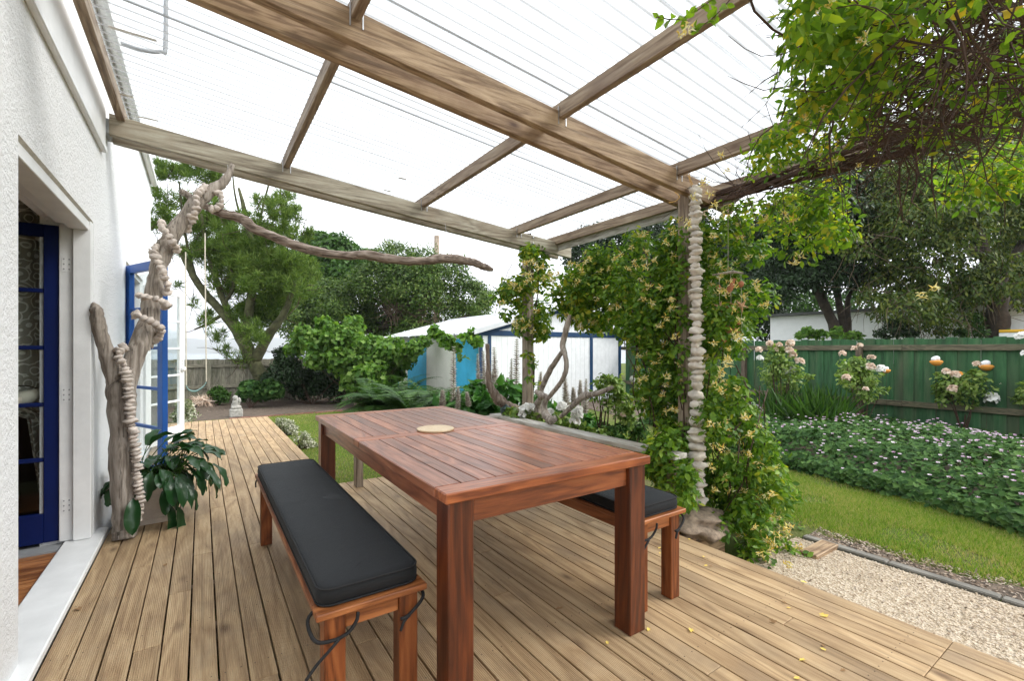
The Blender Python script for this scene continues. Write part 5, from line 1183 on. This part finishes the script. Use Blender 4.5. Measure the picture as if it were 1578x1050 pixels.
plant('flowering_shrub', 'low shrub with small pale flowers behind the rail', 'shrub', [(950, 670, 16), (975, 690, 14), (930, 660, 10), (985, 665, 14), (1000, 690, 12)], 4.8, 'leaf_gran', 2000, .04, 'oval', .6, 16, .2)

# ---- cranesbill bed (nobody could count these leaves)
def mound(x, y):
    xf = bedX(y); s = x - xf
    if s < 0: return 0
    h = .34 * min(1, s / .5) ** .6 + .16 * noise.noise(Vector((x * 1.1, y * 1.1, 0))) + .05 * noise.noise(Vector((x * 4, y * 4, 2)))
    return max(.03, h * max(.35, 1 - max(0, s - 2.6) * .28) * (.72 if y > 3.6 else 1))
pts = []; nrm = []
N_ = 46000
while len(pts) < N_:
    y = -3.5 + 9.8 * random.random(); s = 5.4 * random.random() ** 1.35; x = bedX(y) + s * 1.0 - .12
    if x > FX - .25: continue
    if x < bedX(y): h = .02 + .18 * random.random()
    else: h = mound(x, y) * (1 - .55 * random.random() ** 2.2 if s > .5 else random.random() ** .5)
    pts.append((x, y, gz(x, y) + h)); nrm.append((-.55 if s < .6 else -.15, random.gauss(0, .3), 1))
P = np.array(pts); N = unit(np.array(nrm) + sph(len(P)) * .5); D = np.cross(N, sph(len(P)))
o = leaf_obj('cranesbill_bed', [leaf_arrays(P, D, N, rng.uniform(.03, .08, len(P)), rng.uniform(.03, .08, len(P)), 'lobed', .3)], M['leaf_gran'], None, kind='stuff')
tag(o, 'deep bed of dark green cranesbill foliage in front of the green fence', 'ground cover')
fl = []
for i in range(1500):
    y = -3.5 + 9.5 * random.random(); x = bedX(y) + 4.6 * random.random() ** 1.1; fl.append((x, y, gz(x, y) + mound(x, y) * (1 - .4 * random.random() ** 3) + .03 + .06 * random.random()))
Pf = np.repeat(np.array(fl), 5, 0); a = np.tile(np.arange(5) * 2 * math.pi / 5, len(fl)); Df = np.stack([np.cos(a), np.sin(a), .35 + 0 * a], 1)
o = leaf_obj('cranesbill_flowers', [leaf_arrays(Pf, Df, np.repeat(np.array([[-.6, -.4, .7]]) + .6 * sph(len(fl)), 5, 0), .021, .021, 'rhomb', .2)], M['pet_pink'], None, kind='stuff'); tag(o, 'scattered small pink and white flowers over the cranesbill bed', 'flowers')
# strappy leaves at the back left of the bed
Ps = []; Ds = []
for i in range(420):
    u = random.uniform(1185, 1300); c = atX(u, 650, random.uniform(8.6, 10.4)); Ps.append((c.x, c.y, gz(c.x, c.y) + .1)); Ds.append((random.gauss(0, .5), random.gauss(0, .5), 1))
t = thing('strap_leaf_clump', (9.5, 5, -.3), 'clump of long strap leaves at the foot of the green fence', 'plant'); leaf_obj('blades', [leaf_arrays(np.array(Ps), np.array(Ds), sph(len(Ps)), rng.uniform(.5, .9, len(Ps)), .03, 'rhomb', .3, .2)], M['leaf_fern'], t)
# greenery creeping over the green fence
plant('creeper', 'leafy creeper showing over the top of the green fence', 'creeper', [(1245, 512, 9), (1265, 517, 8), (1290, 516, 9), (1312, 518, 7), (1325, 520, 5), (1232, 517, 5)], 12.9, 'leaf_grape', 900, .10, 'lobed', .9, 12, .2, base=(1270, 600), stems=6)
plant('dark_camellia', 'dark shrub with a pink bloom behind the green fence', 'shrub', [(1368, 512, 12), (1385, 500, 12), (1400, 515, 10), (1352, 515, 6)], 12.6, 'leaf_dark', 900, .10, 'oval', .55, 10, .2, base=(1375, 600))
plant('climbing_hedge', 'low ivy covered hedge top behind the right end of the fence', 'hedge', [(1480, 513, 10), (1510, 511, 10), (1545, 514, 8), (1450, 514, 7), (1500, 490, 10), (1490, 470, 8)], 12.7, 'leaf_fern', 1600, .09, 'oval', .6, 16, .2, base=(1500, 600))

# ================================================================ HONEYSUCKLE
from functools import reduce
def in_poly(u, v, poly):
    c = False; n = len(poly)
    for i in range(n):
        x1, y1 = poly[i]; x2, y2 = poly[(i + 1) % n]
        if (y1 > v) != (y2 > v) and u < (x2 - x1) * (v - y1) / (y2 - y1) + x1: c = not c
    return c
def sample_poly(poly, n):
    us = [p_[0] for p_ in poly]; vs = [p_[1] for p_ in poly]; out = []
    while len(out) < n:
        u, v = random.uniform(min(us), max(us)), random.uniform(min(vs), max(vs))
        if in_poly(u, v, poly): out.append((u, v))
    return out
def blossoms(par, pts, s=.032, mat='pet_yellow', name='blossom'):
    """each blossom: a spray of narrow curved petals"""
    for k, c in enumerate(pts):
        n = random.randint(12, 18); d = sph(n); d[:, 2] = d[:, 2] * .7 + .15; f = np.array(tuple(facing(Vector(c)))); d = unit(d + f * .5)
        leaf_obj(name, [leaf_arrays(np.array(c) + sph(n) * s * .45, d + sph(n) * .5, sph(n), rng.uniform(.45, .95, n) * s, s * .24, 'rhomb', .6, .6)], M[mat], par)
def strands(mb, paths, r=.003, seg=5):
    for P in paths: mb.tube(curve(P, 4), r, seg, cap=False)
# (1) screen beside the pebble string
hv = thing('honeysuckle_vine', (3.3, 2.2, -.3), 'tall screen of honeysuckle with yellow blossom beside the pebble string', 'vine')
poly1 = [(876, 408), (905, 388), (960, 368), (1010, 352), (1050, 335), (1100, 330), (1150, 348), (1180, 380), (1165, 430), (1185, 470), (1150, 515), (1125, 560), (1140, 590), (1160, 640), (1185, 690), (1210, 740), (1228, 800), (1236, 850), (1218, 882), (1150, 860), (1098, 828), (1112, 780), (1060, 770), (1042, 735), (1010, 690), (1000, 640), (985, 600), (982, 560), (972, 520), (930, 488), (888, 462)]
def d1(u, v):
    if u < 1062:
        X_ = random.uniform(3.02, 3.36) - .00 * u; q = atX(u, v, X_); d = depth(q)
        return d if u < 1046 else max(d, 3.5)
    return random.uniform(3.5, 4.0) if u < 1092 else (random.uniform(3.25, 3.9) if v > 560 else random.uniform(3.4, 4.1))
cl = []
for u, v in sample_poly(poly1, 420):
    d = d1(u, v); dens = 1.0
    if u < 960 and random.random() < .25: continue
    cl.append(C(u, v, random.uniform(12, 24) * (3.6 / d) ** .5, d, 1, .9))
for u, v in sample_poly([(998, 690), (1040, 670), (1060, 700), (1062, 775), (1030, 770), (1008, 735), (990, 705)], 64): q = atX(u, v, random.uniform(2.56, 2.9)); cl.append((q.x, q.y, q.z, .07, .07, .07))
VF = [clump_leaves(cl, 21000, .048, 'oval', .62, .25, .35, .5)]
leaf_obj('foliage', VF, M['leaf_vine_dk'], hv)
lc = [c for c in cl if random.random() < .45]
leaf_obj('young_foliage', [clump_leaves(lc, 7000, .044, 'oval', .55, .85, .1, .6)], M['leaf_vine'], hv)
mb = MB(); strands(mb, [[atD(u, v, d1(u, v)) for u, v in ((u0 + random.gauss(0, 6), v0), (u0 + random.gauss(0, 16), v0 - 60), (u0 + random.gauss(0, 22), v0 - 130), (u0 + random.gauss(0, 30), v0 - 190))] for u0, v0 in [(random.uniform(1040, 1180), random.uniform(640, 860)) for _ in range(26)] + [(random.uniform(985, 1060), random.uniform(560, 740)) for _ in range(16)]], .0045)
for k in range(5): mb.tube(curve([(3.16 + .03 * k, 2.3 + .02 * k, -.32), (3.2 + .02 * math.sin(k * 2), 2.28, .6), (3.15 + .03 * math.cos(k), 2.3, 1.4), (3.2, 2.3, 2.2)], 8), .011, 6, .3, k)
mb.build('stems', M['twig'], hv)
pb = sample_poly(poly1, 290); blossoms(hv, [tuple(atD(u, v, (d1(u, v) - .22) if not 1046 < u < 1096 else 3.6)) for u, v in pb], .038)
# (2) round the far post and along towards the screen
hf = thing('honeysuckle_vine', (3.1, 4.3, -.3), 'honeysuckle clump wrapped round the far pergola post', 'vine')
poly2 = [(806, 392), (826, 378), (838, 408), (852, 418), (880, 424), (905, 420), (945, 440), (950, 500), (915, 520), (885, 498), (862, 478), (846, 500), (838, 520), (800, 512), (772, 478), (764, 456), (778, 440), (798, 430)]
cl = [C(u, v, random.uniform(8, 15), random.uniform(5.0, 5.6) if u < 860 else random.uniform(4.7, 5.2), 1, .9) for u, v in sample_poly(poly2, 90)]
cl += [C(u + random.gauss(0, 4), v, 6, 5.2) for u, v in ((820, 525), (808, 545), (822, 560), (812, 580), (826, 595), (848, 505), (796, 445), (815, 400), (818, 385))]
for u, v in sample_poly([(850, 418), (900, 412), (960, 395), (985, 470), (965, 508), (920, 505), (890, 478), (855, 462)], 60): cl.append(C(u, v, random.uniform(9, 16), random.uniform(4.3, 5.0), 1, .9))
leaf_obj('foliage', [clump_leaves(cl, 6800, .06, 'oval', .6, .3, .3, .5)], M['leaf_vine'], hf)
mb = MB(); strands(mb, [[atD(816 + random.gauss(0, 6), 640 - 70 * k, 5.32 - .03 * (k % 2)) for k in range(5)] for _ in range(6)], .008)
strands(mb, [[atD(820, 440, 5.3), atD(790, 430 + random.gauss(0, 20), 5.3), atD(762 + random.gauss(0, 6), 455 + random.gauss(0, 18), 5.3)] for _ in range(6)], .004)
mb.build('stems', M['twig'], hf); blossoms(hf, [tuple(atD(u, v, 4.85 if u < 860 else 4.6)) for u, v in sample_poly(poly2, 60)], .045)
# (3) canopy overhead at the right: twigs, then leaves; the largest leaves are parts of their own
hc = thing('honeysuckle_vine', (3.2, .8, 2.3), 'tangled honeysuckle canopy hanging under the roof at upper right', 'vine')
def pc(u, v, z0=2.12, z1=2.5):
    z = random.uniform(z0, z1); q = atZ(u, v, z)
    if q.x > 3.75 or depth(q) < 0 or depth(q) > 6: q = atX(u, v, random.uniform(3.1, 3.75))
    return q
poly3 = [(1098, 318), (1120, 285), (1150, 262), (1160, 225), (1190, 190), (1222, 150), (1240, 110), (1215, 66), (1232, 20), (1240, -20), (1600, -20), (1600, 185), (1500, 205), (1420, 235), (1330, 275), (1250, 298), (1190, 312), (1130, 335)]
polyD = [(1085, 300), (1140, 280), (1220, 262), (1300, 225), (1360, 150), (1400, 60), (1450, -20), (1600, -20), (1600, 200), (1500, 215), (1420, 240), (1330, 268), (1230, 285), (1120, 318)]
mb = MB()
for i in range(850):
    u, v = sample_poly(polyD if i % 5 else poly3, 1)[0]; a = pc(u, v); d = (Vector(sph(1)[0]) * .7 + Vector((.15 * random.choice((-1, 1)), random.uniform(-1, 1), random.gauss(0, .35)))).normalized(); P = [a]; l = random.uniform(.18, .55)
    for k in range(4): d = (d + Vector(sph(1)[0]) * .42).normalized(); P.append(P[-1] + d * l / 4)
    r = random.choice((.0016, .002, .0025, .004)); mb.tube(P, [r, r, r * .9, r * .7, r * .4], 4, cap=False)
for i in range(7):
    y0 = 4.0 - .1 * i; mb.tube(curve([(3.36 + .04 * math.sin(i), y, zr(3.4) - .09 + .05 * math.sin(y * 3 + i)) for y in np.linspace(2.35, -.6, 9)], 4), .008 + .006 * (i % 3), 6, .3, i)
mb.build('twigs', M['twig'], hc)
cl = []
for u, v in sample_poly(poly3, 300):
    dark = in_poly(u, v, polyD)
    if dark and random.random() < .72: continue
    q = pc(u, v); cl.append((q.x, q.y, q.z, .075, .075, .06))
leaf_obj('foliage', [clump_leaves(cl, 5200, .040, 'oval', .5, .3, .25, .3)], M['leaf_canopy'], hc)
poly4 = [(1120, 330), (1200, 305), (1300, 290), (1330, 330), (1290, 372), (1230, 395), (1170, 385), (1120, 370)]
cl = []
for u, v in sample_poly(poly4, 70): q = atX(u, v, random.uniform(3.3, 3.9)); cl.append((q.x, q.y, q.z, .10, .10, .09))
leaf_obj('low_foliage', [clump_leaves(cl, 1500, .05, 'oval', .55, .3, .4, .3)], M['leaf_canopy'], hc)
poly5 = [(1420, 260), (1500, 225), (1600, 200), (1600, 285), (1540, 300), (1470, 300), (1430, 290)]
leaf_obj('side_foliage', [clump_leaves([tuple(atX(u, v, random.uniform(3.6, 4.2))) + (.1, .1, .1) for u, v in sample_poly(poly5, 26)], 900, .045, 'oval', .55, .3, .3, .3)], M['leaf_canopy'], hc)
# individual large leaves on shared meshes
lm = []
for k in range(5):
    V, F = leaf_arrays(np.zeros((1, 3)), np.array([[0, 1.0, 0]]), np.array([[0, 0, 1.0]]), 1.0, .5 + .06 * k, 'oval', .3 + .1 * k, .1 * k); me = arr_mesh('leaf', V, F)
    me.materials.append(M['leaf_canopy'] if k < 4 else mat_leaf('yellowed_leaf', [(.5, .4, .03), (.62, .42, .04)], .5, .4, 1)); lm.append(me)
def big_leaf(q, L, par, k=None):
    o_ = bpy.data.objects.new('leaf', lm[random.choice((0, 1, 2, 3, 0, 1, 2, 3, 0, 1, 2, 4)) if k is None else k]); COL.objects.link(o_); o_.parent = par
    o_.location = Vector(q) - wloc(par); o_.scale = (L, L, L); o_.rotation_euler = (random.gauss(0, .8), random.gauss(0, .8), random.uniform(0, 6.28))
for u, v in sample_poly(poly3, 235):
    z = random.uniform(2.05, 2.3); q = atZ(u, v, z)
    if q.x > 3.6 or depth(q) > 5: q = atX(u, v, random.uniform(3.0, 3.4))
    big_leaf(q, random.uniform(.028, .05), hc)
sprigs = [[(1115, -15), (1085, 8), (1062, 24), (1040, 30), (1012, 26)], [(1140, -20), (1112, 14), (1090, 34), (1066, 48)], [(1232, 15), (1216, 44), (1206, 90), (1196, 130), (1180, 160), (1158, 182), (1143, 196)], [(1216, 44), (1200, 100), (1192, 138)], [(1300, 60), (1262, 90), (1238, 96), (1228, 92)], [(1180, 160), (1190, 190), (1200, 215)], [(1290, 100), (1245, 150), (1215, 180), (1180, 215)], [(1240, 290), (1180, 300), (1130, 300)], [(1430, 230), (1380, 280), (1340, 310)]]
mb = MB(); nl = 0
for sp_i, s in enumerate(sprigs):
    P = [atZ(u, v, 2.33 - .03 * k) if v < 200 else atX(u, v, 3.2) for k, (u, v) in enumerate(s)]; cv = curve(P, 6); mb.tube(cv, .0018, 4, cap=False)
    for i, q in enumerate(cv[2:]):
        for _k in range(1):
            if nl < 62: big_leaf(q + Vector(sph(1)[0]) * .006, random.uniform(.026, .045), hc, random.choice((0, 1, 2, 3))); nl += 1
mb.build('hanging_stems', M['twig'], hc, kind='stuff')
bl = [(1255, 170), (1243, 182), (1268, 168), (1285, 250), (1322, 255), (1052, 50), (1060, 42), (1120, 262), (1110, 240), (1180, 235), (1330, 60), (1275, 5), (1262, 12)]
blossoms(hc, [tuple(pc(u, v, 2.1, 2.2)) for u, v in bl], .024)
cl4 = [(1086, 282), (1095, 300), (1102, 315), (1115, 330), (1068, 305), (1059, 345), (1180, 335), (1210, 330), (1225, 405), (1232, 395), (1420, 455), (1440, 445), (1225, 340)]
blossoms(hc, [tuple(atD(u, v, 3.1)) for u, v in cl4], .04)

# ================================================================ POTTED LILY
pot = thing('planter_pot', (-.22, 4.12, 0), 'square pale terracotta planter holding the glossy lily beside the driftwood', 'pot')
pm_ = mat_plain('pale_terracotta', (.52, .44, .37), .8, .15, 12, .002)
mb = MB()
def frustum(mb, cx, cy, z0, z1, a, b, rot=0):
    vs = [];
    for z, s in ((z0, a), (z1, b)):
        for k in range(4): an = math.pi / 4 + k * math.pi / 2 + rot; vs.append((cx + s * math.cos(an), cy + s * math.sin(an), z))
    mb.add(vs, [(0, 3, 2, 1), (4, 5, 6, 7), (0, 1, 5, 4), (1, 2, 6, 5), (2, 3, 7, 6), (3, 0, 4, 7)])
frustum(mb, -.28, 4.14, .0, .035, .172, .178, .06); frustum(mb, -.28, 4.14, .0352, .27, .160, .186, .06); mb.build('pot_body', pm_, pot)
mb = MB(); frustum(mb, -.28, 4.14, .2705, .30, .196, .198, .06); mb.build('pot_rim', pm_, pot)
lily = thing('lily_plant', (-.28, 4.14, .3), 'glossy dark green lily plant with drooping leaves in the square planter', 'plant')
sm = MB()
def lily_leaf(az, L, w, el, droop_, org):
    P = []; q = Vector((math.cos(az) * math.cos(el), math.sin(az) * math.cos(el), math.sin(el))); p_ = Vector(org); st_ = [p_.copy()]
    for k in range(5): p_ = p_ + q * L * .16; q = (q + Vector((0, 0, -droop_ * .5))).normalized(); st_.append(p_.copy())
    sm.tube(st_, .0028, 4, cap=False)
    S0 = Vector((0, 0, 1)).cross(q); S0 = S0.normalized() if S0.length > .01 else Vector((1, 0, 0)); vs = []; n = 9
    tw = random.uniform(-.5, .5)
    for k in range(n + 1):
        t = k / n; ww = w * math.sin(math.pi * min(1, t * .92 + .05)) ** .75 * (1 if t < 1 else 0) + .0005; wav = .006 * math.sin(t * 14 + az * 5)
        Nn = q.cross(S0).normalized(); S = (S0 + Nn * tw * t).normalized()
        vs += [p_ - S * ww + Nn * -(ww * .35 + wav) * -1, p_ - S * ww * .5 + Nn * (ww * .05 + wav * .5), p_, p_ + S * ww * .5 + Nn * (ww * .05 - wav * .5), p_ + S * ww + Nn * (ww * .35 - wav)]
        p_ = p_ + q * L * .62 / n; q = (q + Vector((0, 0, -droop_ / n * 3.2))).normalized()
    mb = MB(); mb.add(vs, [(i * 5 + j, i * 5 + j + 1, i * 5 + j + 6, i * 5 + j + 5) for i in range(n) for j in range(4)]); mb.build('leaf', M['leaf_lily'], lily, True)
for i in range(125):
    az = random.uniform(0, 2 * math.pi); el = random.uniform(.55, 1.4); L = random.uniform(.22, .38)
    if math.cos(az) < -.1: L *= .62
    lily_leaf(az, L, random.uniform(.028, .044), el, random.uniform(.35, .8), (-.26 + random.gauss(0, .07), 4.12 + random.gauss(0, .07), .28))
for u, v in ((225, 740), (262, 775), (300, 740)):
    q = atD(u, v, 3.1); a = Vector((-.28 + random.gauss(0, .08), 4.0, .30)); az = math.atan2(q.y - a.y, q.x - a.x); lily_leaf(az, random.uniform(.34, .44), .034, .3, 1.3, a)
sm.build('leaf_stalks', M['leaf_fern'], lily)

# ================================================================ GRASS, PEBBLES, FALLEN LEAVES
def grass(name, n, fx, label):
    P = []
    while len(P) < n:
        q = fx()
        if q is not None: P.append((q[0], q[1], gz(q[0], q[1]) + .0))
    P = np.array(P); D = sph(len(P)); D[:, 2] = np.abs(D[:, 2]) + 1.1; L = rng.uniform(.018, .042, len(P))
    o = leaf_obj(name, [leaf_arrays(P, D, sph(len(P)), L, rng.uniform(.004, .008, len(P)), 'tri')], M['grass'], None, kind='stuff'); tag(o, label, 'grass')
M['grass'] = mat_leaf('grass_blade', [(.065, .14, .014), (.11, .21, .02), (.18, .29, .032), (.30, .31, .10), (.42, .34, .18)], .5, .3, 1.3)
def g1f():
    y = random.uniform(-1.6, 5.5); x = random.uniform(4.1, 8)
    if x > bedX(y) + .05: return None
    if x < 4.2 + .5 * max(0, .75 - y) ** .8 + .12 * noise.noise(Vector((0, y * 4, 0))) + .35 * random.random() ** 2: return None
    if noise.noise(Vector((x * 1.6, y * 1.6, 4))) < -.28 and random.random() < .75: return None
    return x, y
grass('lawn_grass', 170000, g1f, 'short mown grass of the lawn beside the shell path')
def g2f():
    y = 4.5 + 8.4 * random.random() ** 1.2; x = random.uniform(-.6, 6.5)
    if x < 1.03 and y < 9.36: return None
    if x > 3.0 and y > 9.8: return None
    if y > 12.75: return None
    return x, y
grass('lawn_grass', 110000, g2f, 'short mown grass of the lawn beyond the narrow deck')
P = []
for i in range(15000):
    y = random.uniform(-1.5, 1.78); x = random.uniform(2.62, 3.93); P.append((x, y, gz(x, y) + .008 + .003 * random.random()))
P = np.array(P); n = len(P); base = np.array([(1, 0, 0), (-.5, .87, 0), (-.5, -.87, 0), (0, 0, .8)]); S = rng.uniform(.003, .009, n)
a = rng.uniform(0, 6.28, n); ca, sa = np.cos(a), np.sin(a); V = []
for b in base: V.append(np.stack([P[:, 0] + S * (b[0] * ca - b[1] * sa), P[:, 1] + S * (b[0] * sa + b[1] * ca), P[:, 2] + S * b[2]], 1))
V = np.stack(V, 1).reshape(-1, 3); F = (np.arange(n) * 4)[:, None, None] + np.array([(0, 1, 3), (1, 2, 3), (2, 0, 3)])[None]
M['chip'] = mat_leaf('shell_chip', [(.18, .125, .08), (.37, .29, .205), (.48, .395, .30), (.56, .48, .39)], .8, 0, 1)
o = link('shell_chips', arr_mesh('shell_chips', V, F.reshape(-1, 3)), M['chip'], None, kind='stuff'); tag(o, 'loose pale crushed shell scattered over the path', 'gravel')
P = []
for i in range(6200):
    if i > 5200: y = random.uniform(-1.4, 1.75); x = random.choice((2.65 + abs(random.gauss(0, .12)), random.uniform(2.65, 3.9))); P.append((x, y, gz(x, y) + .02))
    elif i % 2: y = random.uniform(-1.4, 1.75); x = 4.03 + random.random() * (.25 + .6 * max(0, .8 - y)); P.append((x, y, gz(x, y) + .012))
    else: u = random.uniform(290, 600); v = random.uniform(606, 632); q = atZ(u, v, -.45); P.append((q.x, q.y, gz(q.x, q.y) + .012))
P = np.array(P); Dn = sph(len(P)); Dn[:, 2] *= .25
M['mulch'] = mat_leaf('mulch_chip', [(.07, .05, .035), (.16, .11, .075), (.3, .23, .17), (.42, .36, .3)], .9, 0, 1)
o = leaf_obj('mulch', [leaf_arrays(P, Dn, np.array([[0, 0, 1.0]]) + sph(len(P)) * .4, rng.uniform(.012, .04, len(P)), .012, 'rhomb')], M['mulch'], None, kind='stuff'); tag(o, 'loose bark chips and leaf litter on the bare soil', 'mulch')
# fallen leaves and petals one by one
fy, fb = mat_leaf('fallen_yellow', [(.7, .5, .06), (.8, .62, .2)], .6, .1, 1), mat_leaf('fallen_brown', [(.22, .13, .06), (.33, .2, .1)], .8, 0, 1)
V, F = leaf_arrays(np.zeros((1, 3)), np.array([[0, 1.0, 0]]), np.array([[0, 0, 1.0]]), 1.0, .7, 'lobed', .35); me1 = arr_mesh('fallen_leaf', V, F); me1.materials.append(fy); me2 = me1.copy(); me2.materials.clear(); me2.materials.append(fb)
fl_ = [(1275, 951, .045, 0), (1240, 1017, .025, 0), (1270, 997, .02, 1), (1272, 1003, .02, 0), (1232, 1046, .022, 0), (1065, 970, .03, 0), (1000, 969, .022, 0), (867, 938, .04, 1), (1195, 960, .04, 1), (1235, 897, .03, 0), (1218, 938, .018, 0), (936, 993, .02, 0), (1085, 858, .02, 0), (1090, 872, .02, 0), (1062, 832, .02, 0), (1015, 846, .02, 0), (1017, 852, .016, 0), (1093, 873, .02, 1), (118, 938, .04, 1), (1210, 930, .02, 1), (1302, 1033, .02, 1), (1188, 851, .018, 1), (255, 870, .03, 1), (700, 900, .02, 1)]
where = {0: 'yellow', 1: 'brown'}
FL = ['biggest on the open deck at front right', 'at the very front right of the deck', 'just above the pair at front right', 'lower of the touching pair at front right', 'cut by the bottom edge of the picture', 'lying right of the near right table leg', 'touching the foot of the near right table leg', 'on the shaded boards under the table', 'crumpled dark on boards left of the big yellow one', 'highest on the boards toward the shell path', 'left of the crumpled brown one at front right', 'in front of the near right table leg', 'upper of the three by the garden bench leg', 'lower of the three by the garden bench leg', 'near the rock plinth on the boards', 'upper of the pair under the garden bench', 'lower of the pair under the garden bench', 'among the three by the garden bench leg', 'broken twig like on the boards by the white sill', 'small, on boards in line with the crumpled one', 'small, at the bottom right of the deck', 'tiny, near the deck edge by the honeysuckle', 'on the boards in front of the square planter', 'between the left bench and the table leg']
for i, (u, v, L, k) in enumerate(fl_):
    q = atZ(u, v, .004); o = bpy.data.objects.new('fallen_leaf', (me1, me2)[k]); COL.objects.link(o); o.location = q; o.scale = (L, L, L); o.rotation_euler = (random.gauss(0, .15), random.gauss(0, .15), random.uniform(0, 6))
    side = FL[i]; tag(o, f'small {where[k]} fallen leaf {side}', 'fallen leaf', 'fallen leaves on the deck'); continue
    side = 'near the front right of the deck' if u > 1150 else 'on the deck right of the table' if u > 990 else 'on the deck under the table' if u > 600 else 'on the deck boards by the house'
    tag(o, f'small {where[k]} fallen leaf {side}', 'fallen leaf', 'fallen leaves on the deck')

# ================================================================ AIR
m = bpy.data.materials.new('sea_haze'); m.use_nodes = True; nt = m.node_tree; nt.nodes.clear()
o_ = nt.nodes.new('ShaderNodeOutputMaterial'); pv = nt.nodes.new('ShaderNodeVolumePrincipled'); pv.inputs['Density'].default_value = .00042; pv.inputs['Color'].default_value = (.93, .96, 1, 1); pv.inputs['Anisotropy'].default_value = .2
nt.links.new(pv.outputs[0], o_.inputs['Volume'])
mb = MB(); mb.box(-9500, -3400, -28, 9500, 9400, 190); hz = mb.build('haze', m, None); hz['kind'] = 'stuff'; hz['label'] = 'pale sea haze lying over the water and the distant hills'; hz['category'] = 'haze'
